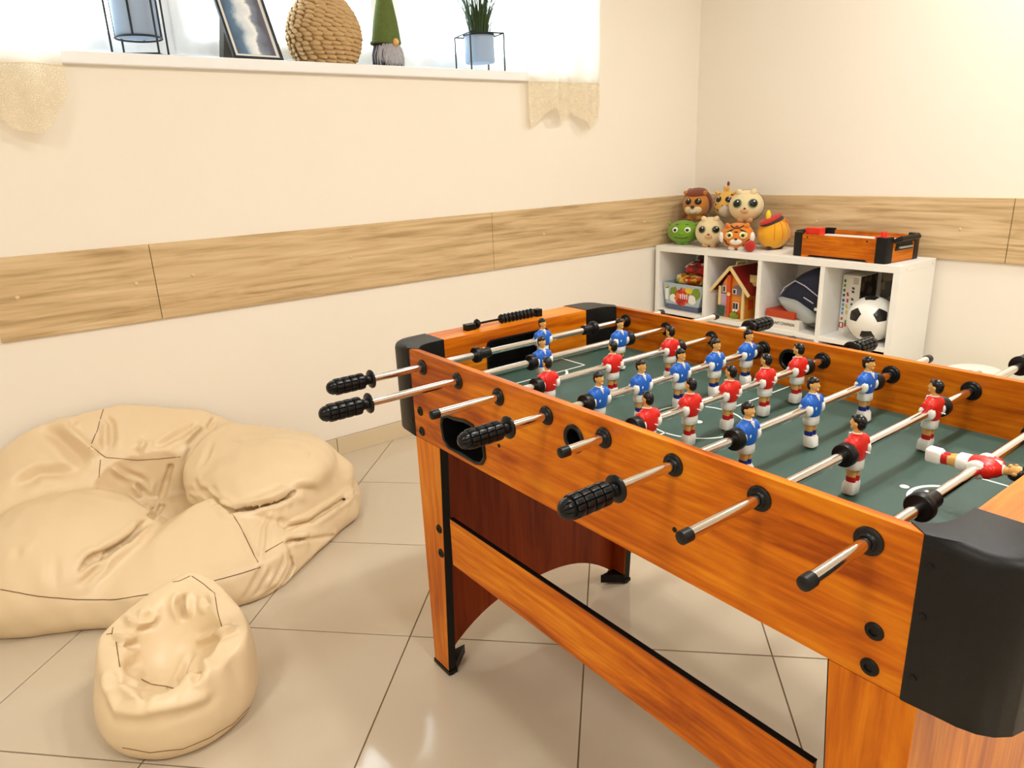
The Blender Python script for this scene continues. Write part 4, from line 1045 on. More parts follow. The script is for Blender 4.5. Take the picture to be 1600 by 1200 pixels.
# --- cubby 3: game boxes and a folded rucksack
M['orangebox'] = mat('orange_red_card', srgb(198, 68, 22), .5, var=.1)
M['card'] = mat('white_card', srgb(240, 234, 222), .5)
gb = thing('board_game_box', 'flat white box with dark lettering on its side in the third cubby', 'game box', (3.09, 1.878, .342), math.radians(2.5))
MB().box((-.095, -.090, 0), (.12, .094, .044)).build('box_body', M['card'], gb, bevel=.0015)
MB().box((-.0956, -.0905, .030), (.1205, .0945, .0465)).build('box_lid', M['card'], gb, bevel=.0015)
me = text_mesh('ŁARIANTOWNIA', .0205); me.materials.append(M['ink'])
lt = bpy.data.objects.new('lettering', me); C.objects.link(lt); lt.parent = gb
lt.matrix_local = Matrix.Translation((-.0966, .010, .024)) @ Matrix.Rotation(-PI / 2, 4, 'Z') @ Matrix.Rotation(PI / 2, 4, 'X')
ob = thing('board_game_box', 'orange red box squeezed between the white box and the rucksack', 'game box', (3.09, 1.888, .3888), math.radians(-4))
MB().box((-.080, -.078, 0), (.11, .080, .022)).build('box_body', M['orangebox'], ob, bevel=.0015)
MB().box((-.0806, -.0786, .014), (.1106, .0806, .034)).build('box_lid', M['orangebox'], ob, bevel=.002)
M['navycloth'] = mat('navy_cloth', srgb(22, 30, 58), .65, bump=.15, bscale=500, var=.2)
M['greycloth'] = mat('light_grey_cloth', srgb(176, 180, 178), .7, bump=.1, bscale=400, var=.1)
M['slate'] = mat('slate_lining', srgb(88, 84, 78), .8)
rk = thing('rucksack', 'navy cloth bag with a light grey flap leaning in the third cubby', 'bag', (3.06, 1.84, .425))
def cushion(name, pts, x0, x1, m, parent, puff=.02, n=9):
    """soft slab: outline (y, z) swollen between x0 and x1"""
    P = []
    k = len(pts)
    for i in range(k):      # Catmull-Rom
        p0, p1, p2, p3 = [Vector(pts[(i + j) % k]) for j in (-1, 0, 1, 2)]
        for t in np.linspace(0, 1, n, endpoint=False):
            P.append(.5 * ((2 * p1) + (-p0 + p2) * t + (2 * p0 - 5 * p1 + 4 * p2 - p3) * t * t + (-p0 + 3 * p1 - 3 * p2 + p3) * t ** 3))
    c = sum(P, Vector((0, 0))) / len(P); R = []
    for u in (0, .06, .2, .5, .8, .94, 1):
        s = 1 - (abs(2 * u - 1) ** 4) * .35; R.append([(x0 + (x1 - x0) * u, *(c + (p - c) * s)) for p in P])
    return MB().loft(R).build(name, m, parent, sharp=1.2)
cushion('bag_body', [(.098, .052), (.06, .105), (.0, .170), (-.075, .205), (-.140, .19), (-.142, .09), (-.138, -.005), (-.09, -.01), (.0, .02)], -.02, .12, M['navycloth'], rk)
cushion('grey_flap', [(.096, .048), (.055, .062), (-.01, .056), (-.075, .02), (-.130, -.022), (-.125, -.045), (-.085, -.058), (-.02, -.038), (.05, .002)], -.040, .10, M['greycloth'], rk)
cushion('lining', [(.090, .036), (.02, .0), (-.06, -.050), (-.135, -.075), (-.140, -.055), (-.06, -.024), (.02, .018)], -.028, .10, M['slate'], rk)
M['piping'] = mat('pale_piping', srgb(184, 182, 196), .5)
MB().tube([(-.026, .072, .074), (-.026, .055, .106), (-.030, .0, .144), (-.030, -.05, .126), (-.030, -.110, .090), (-.028, -.138, .074)], .0028, 8).build('piping', M['piping'], rk)
MB().tube([(-.032, -.05, .072), (-.033, -.075, .062), (-.032, -.10, .05)], .003, 6).build('piping', M['piping'], rk)
MB().box((-.036, -.138, .018), (-.024, -.108, .032)).build('label_tag', M['wplastic'], rk, bevel=.002)

# --- cubby 4: brick set box, dark box, football
M['darkprint'] = blotch('dark_picture_print', [srgb(40, 32, 28), srgb(92, 62, 48), srgb(58, 62, 54), srgb(112, 98, 78), srgb(70, 40, 34), srgb(34, 28, 28)], 30, .5)
bx = thing('toy_brick_box', 'tall white box with rows of small coloured pictures beside the football', 'toy box', (3.155, 1.6215, .342), 0)
MB().box((-.028, -.0405, 0), (.122, .0415, .262)).build('box_body', M['card'], bx, bevel=.001)
pc = {'g': srgb(60, 110, 60), 'b': srgb(30, 70, 150), 'lb': srgb(90, 150, 205), 'r': srgb(190, 40, 24), 'y': srgb(220, 196, 60), 'k': srgb(50, 70, 60), 'o': srgb(206, 92, 40), 'w': srgb(170, 160, 140), 'gr': srgb(110, 160, 70)}
pm = {k: mat('print_' + n_, v, .5) for (k, v), n_ in zip(pc.items(), ('green', 'blue', 'light_blue', 'red', 'yellow', 'dark_green', 'orange', 'buff', 'light_green'))}
def pic(y, z, w, h, k, sk=0.): MB().prism([(y - w, z - h), (y + w, z - h), (y + w + sk, z + h), (y - w + sk, z + h)], -.0292, -.0278, 'x').build('picture_print', pm[k], bx)
for z, k in ((.255, 'g'), (.232, 'gr'), (.208, 'g'), (.184, 'b'), (.158, 'b'), (.136, 'lb'), (.115, 'lb'), (.094, 'lb'), (.066, 'o')): pic(.030, z * .92, .0046, .0062, k)
for z, k, s in ((.190, 'r', .004), (.158, 'r', 0), (.130, 'y', .004), (.100, 'y', 0), (.052, 'gr', 0), (.036, 'r', 0)): pic(.011, z * .92, .0040, .0084, k, s)
for z, k in ((.222, 'k'), (.205, 'k'), (.168, 'k'), (.142, 'k')): pic(-.012, z * .92, .0052, .0050, k, .003)
for z in (.270, .262, .254, .246): pic(-.020, z * .92, .012, .0020, 'w')
MB().box((-.024, -.0417, .004), (.119, -.0403, .258)).build('picture_print', M['darkprint'], bx)
lg = MB().prism(rrect(.0195, .018, .0395, .043, .002), -.0296, -.0278, 'x').build('logo_print', pm['r'], bx)
MB().prism(rrect(.0250, .0215, .0340, .0395, .0015), -.0306, -.0294, 'x').build('logo_print', M['white'], bx)
db = thing('toy_box', 'dark brown patterned box standing behind the football', 'toy box', (3.235, 1.468, .342))
MB().box((-.03, -.072, 0), (.032, .062, .285)).build('box_body', M['darkprint'], db, bevel=.001)
MB().box((-.0305, -.0725, .262), (.0325, .0625, .2865)).build('box_lid', M['darkprint'], db, bevel=.001)
# football: black pentagons set into a white ball
BC = Vector((3.045, 1.476, .342 + .0985)); BR = .0985
ball = thing('football', 'white football with black pentagons in the upper right cubby', 'ball', (BC.x, BC.y, .342))
MB().ell((0, 0, BR), (BR, BR, BR), 40, 28).build('ball_skin', M['wplastic'], ball)
cn = (Vector((0, 0, 1.15571)) - BC).normalized()
vr = rt - cn * rt.dot(cn); vr.normalize(); vu = cn.cross(vr)
tgt = []
for dx, dy in ((.42, .13), (-.75, .13), (-.10, -.80), (.06, .97)):
    l = dx * dx + dy * dy; tgt.append(vr * dx + vu * dy + cn * math.sqrt(max(0, 1 - l)))
g = (1 + 5 ** .5) / 2
ico = [Vector(v).normalized() for v in [(0, a, b * g) for a in (1, -1) for b in (1, -1)] + [(a, b * g, 0) for a in (1, -1) for b in (1, -1)] + [(b * g, 0, a) for a in (1, -1) for b in (1, -1)]]
best = None
adj = lambda a, b: abs(a.dot(b) - 1 / 5 ** .5) < .01
for a in ico:
    for b in ico:
        if not adj(a, b): continue
        for c_ in ico:
            if not (adj(a, c_) and adj(b, c_)): continue
            for d_ in ico:
                if not (adj(a, d_) and adj(b, d_)) or d_ == c_: continue
                A = np.array([a, b, c_, d_]).T @ np.array(tgt); U_, S_v, Vt = np.linalg.svd(A)
                if np.linalg.det(U_ @ Vt) < 0: continue
                if best is None or S_v.sum() > best[0]: best = (S_v.sum(), Matrix(((U_ @ Vt).T).tolist()))
Rb = best[1]
for v in ico:
    n0 = (Rb @ v).normalized(); nb = [(Rb @ q).normalized() for q in ico if adj(v, q)]
    e1 = (nb[0] - n0 * nb[0].dot(n0)).normalized(); e2 = n0.cross(e1)
    cs = [n0.lerp(q, 1 / 3 * .93).normalized() for q in nb]
    cs.sort(key=lambda q: math.atan2(q.dot(e2), q.dot(e1)))
    mb = MB(); V = [n0]; F_ = []; m_ = 4
    for ring_ in range(1, m_ + 1):
        for s in range(5):
            for k in range(ring_):
                V.append(n0.lerp(cs[s].lerp(cs[(s + 1) % 5], k / ring_), ring_ / m_).normalized())
    st = [0] + [1 + 5 * r_ * (r_ - 1) // 2 for r_ in range(1, m_ + 2)]
    for r_ in range(1, m_ + 1):
        for s in range(5):
            for k in range(r_):
                o0 = st[r_] + (s * r_ + k) % (5 * r_); o1 = st[r_] + (s * r_ + k + 1) % (5 * r_)
                if r_ == 1: F_.append((0, o0, o1))
                else:
                    i0 = st[r_ - 1] + (s * (r_ - 1) + k) % (5 * (r_ - 1))
                    F_.append((i0, o0, o1))
                    if k < r_ - 1: F_.append((i0, o1, st[r_ - 1] + (s * (r_ - 1) + k + 1) % (5 * (r_ - 1))))
    nt = len(V)
    VV = [tuple(q * (BR + (.0007 if i < st[m_] else .0001)) + Vector((0, 0, BR))) for i, q in enumerate(V)]
    mb.add(VV, F_); mb.build('pentagon_panel', M['hair'], ball, sharp=0)

# --- soft toys on top
def pmat(name, c, var=.12): return mat(name, c, .9, bump=.25, bscale=260, var=var, vscale=30, sheen=.3)
M['p_brown'] = pmat('tawny_plush', srgb(196, 126, 44)); M['p_mane'] = pmat('red_brown_plush', srgb(122, 52, 18)); M['p_cream'] = pmat('cream_plush', srgb(236, 214, 166))
M['p_green'] = pmat('green_plush', srgb(120, 168, 30)); M['p_orange'] = pmat('orange_plush', srgb(232, 134, 30)); M['p_amber'] = pmat('amber_plush', srgb(242, 172, 22))
M['p_white'] = pmat('white_plush', srgb(246, 240, 228)); M['p_dark'] = pmat('dark_brown_plush', srgb(62, 42, 32)); M['p_pink'] = pmat('tan_plush', srgb(212, 164, 110)); M['p_red'] = pmat('red_plush', srgb(190, 34, 18))
M['p_yellow'] = pmat('yellow_plush', srgb(244, 214, 40)); M['p_giraffe'] = pmat('golden_plush', srgb(230, 178, 84)); M['p_grey'] = pmat('pale_taupe_plush', srgb(206, 188, 164))
M['eyek'] = mat('black_eye', srgb(14, 12, 12), .12); M['eyew'] = mat('white_eye', srgb(250, 250, 246), .25); M['eyeg'] = mat('green_eye_rim', srgb(96, 124, 96), .4); M['eyey'] = mat('yellow_green_eye', srgb(206, 216, 60), .3)
def plush(lab, loc, yaw, R, body, tilt=0., name='plush_toy'):
    t = thing(name, lab, 'soft toy', loc, 0, 'soft toys on the white shelf'); t.rotation_euler = (0, tilt, yaw)
    b = MB().ell((0, 0, R[2]), R, 24, 16).build('body', M[body], t); t['_R'] = 0
    def on(az, el, k=1.0):
        a, e = math.radians(az), math.radians(el)
        d = Vector((math.cos(e) * math.cos(a), math.cos(e) * math.sin(a), math.sin(e)))
        p = Vector((d.x * R[0] * k, d.y * R[1] * k, d.z * R[2] * k + R[2])); n = Vector((d.x / R[0], d.y / R[1], d.z / R[2])).normalized()
        return p, n.to_track_quat('Z', 'X').to_matrix().to_4x4(), n
    def bit(nm, az, el, r, m, k=1.0, par=None, spin=0., push=0.):
        p, q, n = on(az, el, k); q = q @ Matrix.Rotation(spin, 4, 'Z')
        return MB().ell(p + n * push, r, 14, 8, 0, q).build(nm, M[m], par or t)
    del t['_R']
    return t, on, bit
def eyes(bit, az, el, r, rim=None, rimk=1.3, white=False, spin=0.):
    for s in (-1, 1):
        if white:
            e = bit('eye', s * az, el, (r, r * 1.15, r * .35), 'eyew'); bit('pupil', s * az * .92, el - 2, (r * .62, r * .7, r * .3), 'eyek', 1.0, e, 0, r * .16)
        else:
            if rim: bit('eye_rim', s * az, el, (r * rimk, r * rimk * 1.1, r * .25), rim)
            e = bit('eye', s * az, el, (r, r * 1.1, r * .42), 'eyek')
        bit('glint', s * az + 3, el + 6, (r * .22, r * .22, r * .2), 'eyew', 1.0, e, 0, r * .36)
ZS = SZ
# bottom row
t, on, bit = plush('round green plush toy with a smile, leftmost in the bottom row', (3.09, 2.555, ZS + .004), math.radians(-152), (.074, .086, .062), 'p_green', 0)
eyes(bit, 24, 16, .0145, white=True)
for s in (-1, 1):
    bit('brow', s * 25, 44, (.0022, .011, .0025), 'p_dark', 1.0, None, s * -.12); bit('ear', s * 78, 38, (.008, .014, .016), 'p_green', 1.06)
    bit('foot', s * 34, -68, (.015, .018, .010), 'p_green', 1.0)
bit('nose', 0, -2, (.010, .015, .008), 'p_green', 1.02)
p_ = [on(a, -20 - 6 * math.cos(math.radians(a * 3.2)), 1.01)[0] for a in range(-26, 27, 4)]
MB().tube(p_, .0018, 6).build('mouth', M['p_dark'], t)
def cat(lab, loc, yaw, R, body, back, eye=.016, tilt=0.):
    t, on, bit = plush(lab, loc, yaw, R, body, tilt)
    bc = MB().ell((-.022, 0, R[2] - .002), (R[0] * .96, R[1] * 1.03, R[2] * 1.03), 20, 14).build('back_fur', M[back], t)
    eyes(bit, 27, 12, eye, 'eyeg', 1.18)
    bit('muzzle', 0, -16, (.012, .020, .009), 'p_pink', 1.0); bit('nose', 0, -6, (.004, .006, .005), 'p_dark', 1.04)
    for s in (-1, 1):
        e = bit('ear', s * 46, 58, (.014, .018, .022), body, .98); bit('inner_ear', s * 43, 56, (.007, .010, .012), 'p_pink', 1.08, e)
        bit('foot', s * 32, -62, (.020, .016, .014), 'p_pink', 1.02)
    return t
cat('cream plush kitten sitting between the green toy and the tiger, on the shelf top', (3.08, 2.372, ZS + .004), math.radians(-150), (.070, .077, .074), 'p_cream', 'p_dark')
t, on, bit = plush('small striped orange plush tiger with a white muzzle, in the bottom row', (3.06, 2.192, ZS + .004), math.radians(-150), (.066, .080, .064), 'p_orange')
for s in (-1, 1):
    bit('eye_patch', s * 25, 8, (.017, .020, .005), 'p_white'); e = bit('eye', s * 24, 8, (.011, .017, .005), 'eyey', 1.03, None, s * .4); bit('pupil', s * 22, 7, (.0085, .0095, .004), 'eyek', 1.06, e)
    bit('brow', s * 25, 27, (.004, .019, .004), 'p_dark', 1.02, None, s * -.5)
    bit('ear', s * 52, 48, (.012, .016, .018), 'p_orange', 1.04)
    bit('cheek_fur', s * 66, -4, (.026, .016, .012), 'p_white', 1.0)
    bit('foot', s * 38, -64, (.018, .018, .012), 'p_white', 1.02)
    for k, (az, el) in enumerate(((44, -18), (40, -34), (16, 44), (34, 52))): bit('stripe', s * az, el, (.004, .014, .003), 'p_dark', 1.0, None, s * .7)
bit('muzzle', 0, -22, (.016, .030, .010), 'p_white'); bit('nose', 0, -8, (.005, .008, .006), 'p_dark', 1.08); bit('forehead_spot', 0, 46, (.012, .010, .004), 'p_mane'); bit('stripe', 0, 22, (.004, .010, .003), 'p_dark')
t, on, bit = plush('amber striped plush cat with a red cap and curled tail, beside the tabletop game', (3.165, 2.060, ZS + .002), math.radians(-100), (.074, .082, .074), 'p_amber')
for az in (-60, -30, 0, 30, 60):
    q = [on(az + 20, el, 1.003)[0] for el in range(-20, 66, 8)]; MB().tube(q, .0022, 6).build('stripe', M['p_orange'], t)
MB().ell((0, -.015, .135), (.044, .070, .012), 18, 8, 0, Matrix.Rotation(.28, 4, 'X')).build('collar', M['p_dark'], t)
MB().ell((.004, -.030, .146), (.034, .072, .012), 18, 8, 0, Matrix.Rotation(.32, 4, 'X')).build('red_cap', M['p_red'], t)
MB().ell((.004, -.046, .164), (.013, .013, .026), 12, 8, 0).build('tassel', M['p_yellow'], t)
MB().tube([(-.02, .070, .110), (-.03, .092, .132), (-.03, .112, .120), (-.03, .118, .085), (-.03, .126, .052), (-.025, .142, .040)], [.014, .015, .015, .014, .014, .012], 12).build('tail', M['p_orange'], t)
bl_ = MB().ell((0, 0, .0275), (.0275, .0275, .0275), 18, 12).build('plush_ball', M['p_red']); bl_.location = (3.02, 2.088, ZS); tag(bl_, 'small dark red plush ball beside the orange tiger toy', 'soft toy')
bit('foot', -70, -66, (.022, .016, .012), 'p_dark', 1.02); bit('foot', 60, -66, (.022, .016, .012), 'p_dark', 1.02)
# upper row resting on the lower one
t, on, bit = plush('tawny plush lion with a red brown mane, top left of the heap', (3.155, 2.528, ZS + .128), math.radians(-158), (.070, .072, .076), 'p_brown', 0)
MB().ell((-.018, 0, .084), (.062, .080, .078), 20, 14).build('mane', M['p_mane'], t)
MB().ell((.012, 0, .142), (.050, .060, .016), 16, 8, 0, Matrix.Rotation(.35, 4, 'Y')).build('fringe', M['p_mane'], t)
eyes(bit, 22, 16, .0165)
bit('face_patch', 20, -18, (.020, .024, .008), 'p_cream'); bit('face_patch', -20, -18, (.020, .024, .008), 'p_cream')
bit('muzzle', 0, -22, (.014, .024, .014), 'p_grey', 1.04); bit('nose', 0, -4, (.008, .012, .008), 'p_dark', 1.08)
for s in (-1, 1):
    bit('ear', s * 62, 46, (.012, .014, .018), 'p_brown', 1.12); bit('mane_tuft', s * 62, -40, (.010, .012, .024), 'p_mane', 1.05); bit('foot', s * 40, -60, (.018, .018, .014), 'p_brown', 1.02)
MB().ell((-.050, -.052, .128), (.022, .022, .034), 12, 8).build('tail_tuft', M['p_brown'], t)
t, on, bit = plush('golden plush giraffe with dark spots, peeping over between the lion and the large cream cat', (3.195, 2.362, ZS + .135), math.radians(-165), (.062, .066, .072), 'p_giraffe', 0)
eyes(bit, 26, 24, .0155, None)
MB().ell((.048, .020, .040), (.038, .044, .034), 18, 12).build('muzzle', M['p_grey'], t)
for s in (-1, 1):
    bit('horn', s * 22, 74, (.008, .008, .022), 'p_giraffe', 1.08); bit('ear', s * 66, 46, (.010, .014, .020), 'p_giraffe', 1.08)
    bit('nostril', s * 8 + 12, 0, (.003, .004, .003), 'p_dark', 1.32)
MB().ell((-.004, 0, .176), (.007, .007, .012), 10, 8).build('horn_tip', M['p_mane'], t)
for az, el in ((-40, 2), (-52, -14), (-60, 10), (-30, -20), (-70, 30), (48, 44), (-46, 48)): bit('spot', az, el, (.006, .007, .003), 'p_mane')
cat('large cream plush cat with dark back fur, top right of the heap', (3.135, 2.203, ZS + .132), math.radians(-150), (.076, .084, .076), 'p_cream', 'p_dark', .019)

# --- tabletop air hockey game
ah = thing('air_hockey_game', 'small orange tabletop air hockey game with black corners on the shelf top', 'toy game', (3.004, 1.640, ZS), math.radians(-4.5))
AW, AD, AHt = .222, .25, .106
def curved_side(x0, x1, nm):
    P = [(-AW + .04, .0), (-AW + .075, .0), (-AW + .088, .010), (AW - .088, .010), (AW - .075, .0), (AW - .04, .0), (AW - .04, AHt - .006), (-AW + .04, AHt - .006)]
    return MB().prism(P, x0, x1, 'x').build(nm, M['cherry'], ah, bevel=.001)
M['ahwood'] = M['cherry']
curved_side(0, .010, 'side_panel'); curved_side(AD - .010, AD, 'side_panel')
for s in (-1, 1):
    MB().box((.035, s * AW - (.010 if s > 0 else 0), .002), (AD - .035, s * AW + (0 if s > 0 else .010), AHt - .008)).build('end_panel', M['cherry_x'], ah, bevel=.001)
MB().box((.008, -AW + .008, .070), (AD - .008, AW - .008, .080)).build('playfield', M['white'], ah)
for sx in (0, 1):
    for sy in (-1, 1):
        P = [(0, AW - .048), (0, AW - .012), (.004, AW - .003), (.013, AW + .002), (.048, AW + .002), (.048, AW - .016), (.016, AW - .016), (.014, AW - .048)]
        Q = [((a - .001 if sx == 0 else AD - a + .001), sy * b) for a, b in P]
        MB().prism(Q, 0, AHt + .002).build('corner_cap', M['black'], ah, bevel=.003)
for s in (-1, 1):     # carrying handle on each end
    y = s * (AW + .004)
    MB().tube([(.055, s * AW, .088), (.060, s * (AW + .022), .100), (AD - .060, s * (AW + .022), .100), (AD - .055, s * AW, .088)], .011, 10).build('handle', M['black'], ah)
    MB().prism([(.060, .050), (AD - .060, .050), (AD - .075, .094), (.075, .094)], min(s * AW, s * (AW + .006)), max(s * AW, s * (AW + .006)), 'y').build('handle_plate', M['black'], ah, bevel=.002)
    MB().box((.080, s * AW - .004 if s > 0 else -AW - .016, .058), (AD - .080, s * AW + .016 if s > 0 else -AW + .004, .066)).build('score_plate', M['greycloth'], ah, bevel=.002)
for y in (.150, -.135):
    MB().lathe([(0, .0012), (.0032, .001), (.004, 0)], 12, 0, Matrix.Translation((0, y, .088)) @ Matrix.Rotation(-PI / 2, 4, 'Y')).build('screw', M['black'], ah)
M['redplastic'] = mat('bright_red_plastic', srgb(228, 40, 20), .3)
def pusher(loc, lab):
    t = thing('air_hockey_pusher', lab, 'toy game piece', loc)
    MB().lathe([(.030, 0), (.034, .002), (.034, .018), (.030, .022), (.012, .020), (0, .020)], 28).build('rim', M['redplastic'], t)
    MB().lathe([(.012, .019), (.0125, .036), (.010, .042), (0, .044)], 18).build('knob', M['redplastic'], t)
MB_r = thing('goal_counter', 'bright red goal box standing in the left end of the air hockey game', 'toy game piece', (3.060, 1.782, ZS + .0805))
MB().box((-.02, -.034, 0), (.03, .034, .046)).build('box_body', M['redplastic'], MB_r, bevel=.003)
MB().box((-.0206, -.030, .006), (-.0195, .030, .020)).build('slot', M['p_red'], MB_r)
pusher((3.075, 1.478, ZS + .0805), 'bright red pusher lying in the right end of the air hockey game')

# --- white oval stool between shelf and wall
st_ = thing('step_stool', 'white oval plastic stool with a hand hole, right of the white shelf', 'stool', (3.10, 1.075, 0), math.radians(0))
def oval(rx, ry, z, n=36): return [(rx * math.cos(2 * PI * k / n), ry * math.sin(2 * PI * k / n), z) for k in range(n)]
M['lime'] = mat('pale_green_plastic', srgb(206, 220, 150), .4)
n = 36; V = []
prof = [(.050, .030, .258), (.050, .030, .270), (.056, .036, .275), (.105, .080, .279), (.124, .098, .276), (.129, .103, .267), (.125, .099, .258)]
tp = MB()
V = [p for a, b, z in prof for p in oval(a, b, z)]; F_ = []
for i in range(len(prof)):
    j = (i + 1) % len(prof)
    for k in range(n): F_.append((i * n + k, i * n + (k + 1) % n, j * n + (k + 1) % n, j * n + k))
tp.add(V, F_).build('seat', M['wplastic'], st_)
bdy = MB(); bdy.loft([oval(.125, .100, 0), oval(.122, .098, .10), oval(.114, .090, .240), oval(.116, .092, .2575)]); bdy.build('stool_body', M['lime'], st_)
MB().box((-.046, -.008, .262), (.046, .008, .276)).build('hand_bar', M['wplastic'], st_, bevel=.003)
#@@SILL
# ------------------------------------------------------------------ window sill things and lace curtains
ZSL = 1.5262
def wire_stand(root, w, h, ring_z, pr, rot, low=None):
    s = MB(); r = .0034
    c = [Vector((w * math.cos(rot + PI / 2 * k), w * math.sin(rot + PI / 2 * k), 0)) for k in range(4)]
    for k in range(4):
        a, b = c[k], c[(k + 1) % 4]
        s.cyl(a, a + Vector((0, 0, h)), r, 8); s.cyl(a + Vector((0, 0, h)), b + Vector((0, 0, h)), r, 8)
        if low: s.cyl(a + Vector((0, 0, low)), b + Vector((0, 0, low)), r, 8)
    s.tube([(pr * math.cos(2 * PI * k / 28), pr * math.sin(2 * PI * k / 28), ring_z) for k in range(28)], r, 6, closed=True)
    for k in range(4):
        m_ = (c[k] + c[(k + 1) % 4]) / 2
        d = m_.normalized() * pr
        s.cyl((m_.x, m_.y, h), (d.x, d.y, ring_z), r, 6)
    return s.build('wire_stand', M['wire'], root)
def pot(root, r, z0, z1, m):
    MB().lathe([(r * .6, z0), (r * .96, z0), (r, z0 + .004), (r, z1), (r - .006, z1), (r - .007, z0 + .02), (0, z0 + .02)], 32).build('pot', m, root)
p1 = thing('plant_stand', 'tall grey pot in a black wire stand at the left end of the window sill', 'plant pot', (.585, 2.755, ZSL))
wire_stand(p1, .098, .26, .058, .070, .35, .003); pot(p1, .068, .062, .245, M['pot'])
p2 = thing('potted_grass', 'grey pot of green grass in a black wire stand at the right end of the sill', 'potted plant', (1.945, 2.760, ZSL))
wire_stand(p2, .112, .150, .149, .066, .62); pot(p2, .064, .040, .152, M['pot'])
M['grass'] = mat('grass_blade', srgb(58, 84, 40), .55, var=.4, vscale=40)
g = MB(); q = random.Random(4)
for k in range(190):
    a = q.uniform(0, 2 * PI); r0 = .048 * math.sqrt(q.random()); lean = q.uniform(.03, .15) * (.35 + r0 / .05); hgt = q.uniform(.16, .30); wd = q.uniform(.0028, .005)
    lean *= (.55 if math.sin(a) > .2 else 1); bx_, by_ = r0 * math.cos(a), r0 * math.sin(a); t = Vector((-math.sin(a), math.cos(a), 0))
    prev = None; V = []
    for i in range(5):
        u = i / 4; c = Vector((bx_ + math.cos(a) * lean * u * u, by_ + math.sin(a) * lean * u * u, .135 + hgt * (u - .12 * u * u))); w_ = wd * (1 - u * .85)
        V += [c - t * w_, c + t * w_]
    g.add(V, [(2 * i, 2 * i + 1, 2 * i + 3, 2 * i + 2) for i in range(4)])
tag(g.build('foliage', M['grass'], p2), kind='stuff')
# picture frame leaning on its strut
M['frameblk'] = mat('black_frame', srgb(20, 28, 40), .4)
pic_m = bpy.data.materials.new('waterfall_picture'); pic_m.use_nodes = True
N, L = nodes(pic_m); p = N['Principled BSDF']; tc = N.new('ShaderNodeTexCoord'); mp = N.new('ShaderNodeMapping'); mp.inputs['Scale'].default_value = (1, 1, 1)
sx_ = N.new('ShaderNodeSeparateXYZ'); L.new(tc.outputs['Object'], sx_.inputs[0])
nz = N.new('ShaderNodeTexNoise'); nz.inputs['Scale'].default_value = 14; nz.inputs['Detail'].default_value = 5; L.new(tc.outputs['Object'], nz.inputs['Vector'])
m1 = N.new('ShaderNodeMath'); m1.operation = 'MULTIPLY_ADD'; m1.inputs[1].default_value = .09; L.new(nz.outputs['Fac'], m1.inputs[0]); L.new(sx_.outputs['X'], m1.inputs[2])
r1 = N.new('ShaderNodeValToRGB'); e = r1.color_ramp.elements
stops = [(0.0, srgb(70, 84, 104)), (.28, srgb(96, 128, 160)), (.42, srgb(216, 226, 236)), (.56, srgb(250, 250, 250)), (.62, srgb(140, 150, 170)), (.8, srgb(96, 96, 112))]
while len(e) < len(stops): e.new(.5)
for i, (a, c) in enumerate(stops): e[i].position = a; e[i].color = c
m2 = N.new('ShaderNodeMath'); m2.operation = 'MULTIPLY_ADD'; m2.inputs[1].default_value = 5.5; m2.inputs[2].default_value = .28; L.new(m1.outputs[0], m2.inputs[0]); L.new(m2.outputs[0], r1.inputs[0])
L.new(r1.outputs[0], p.inputs['Base Color']); p.inputs['Roughness'].default_value = .25
fr_t = thing('photo_frame', 'black framed picture of a waterfall leaning on its strut on the window sill', 'picture frame', (.955, 2.715, ZSL), 0)
tiltm = Matrix.Rotation(math.radians(-27), 4, 'X') 
fw_, fh_ = .090, .27
def FM(mb):
    rz = Matrix.Rotation(math.radians(4), 4, 'Z')
    mb.v = [tuple(rz @ (tiltm @ Vector(v))) for v in mb.v]; return mb
fo = MB(); t_ = .0085
fo.box((-fw_, -.016, 0), (fw_, 0, t_)); fo.box((-fw_, -.016, fh_ - t_), (fw_, 0, fh_)); fo.box((-fw_, -.016, t_), (-fw_ + t_, 0, fh_ - t_)); fo.box((fw_ - t_, -.016, t_), (fw_, 0, fh_ - t_))
FM(fo).build('frame', M['frameblk'], fr_t, bevel=.001)
FM(MB().box((-fw_ + t_, -.008, t_), (fw_ - t_, -.004, fh_ - t_))).build('mount', M['wplastic'], fr_t)
FM(MB().box((-fw_ + t_ + .012, -.0092, t_ + .012), (fw_ - t_ - .012, -.0078, fh_ - t_ - .012))).build('picture', pic_m, fr_t)
FM(MB().box((-fw_ + t_ + .001, -.0038, t_), (fw_ - t_ - .001, -.001, fh_ - t_))).build('back_board', M['slate'], fr_t)
MB().prism([(.090, .165), (.175, .002), (.175, .0), (.125, .0), (.062, .11)], -.085, -.045, 'x').build('strut', M['slate'], fr_t)
# woven basket: a core with overlapping strands in rows
M['straw'] = mat('water_hyacinth', srgb(222, 184, 130), .75, bump=.3, bscale=220, var=.4, vscale=24)
bk = thing('woven_basket', 'round woven straw basket vase in the middle of the window sill', 'basket', (1.235, 2.765, ZSL))
prof = [(.098, .0), (.112, .020), (.128, .055), (.137, .095), (.134, .135), (.120, .175), (.096, .212), (.072, .240), (.060, .262), (.062, .285)]
def brad(z):
    for (r0, z0), (r1_, z1) in zip(prof, prof[1:]):
        if z <= z1: return r0 + (r1_ - r0) * (z - z0) / (z1 - z0)
    return prof[-1][0]
MB().lathe([(r - .008, z) for r, z in prof] + [(.05, .285), (.052, .25), (.10, .15), (.09, .02), (0, .02)], 32).build('core', M['straw'], bk)
strand = MB().ell((0, 0, 0), (.024, .0070, .0088), 8, 6).mesh('strand', M['straw'])
row = 0; z = .008
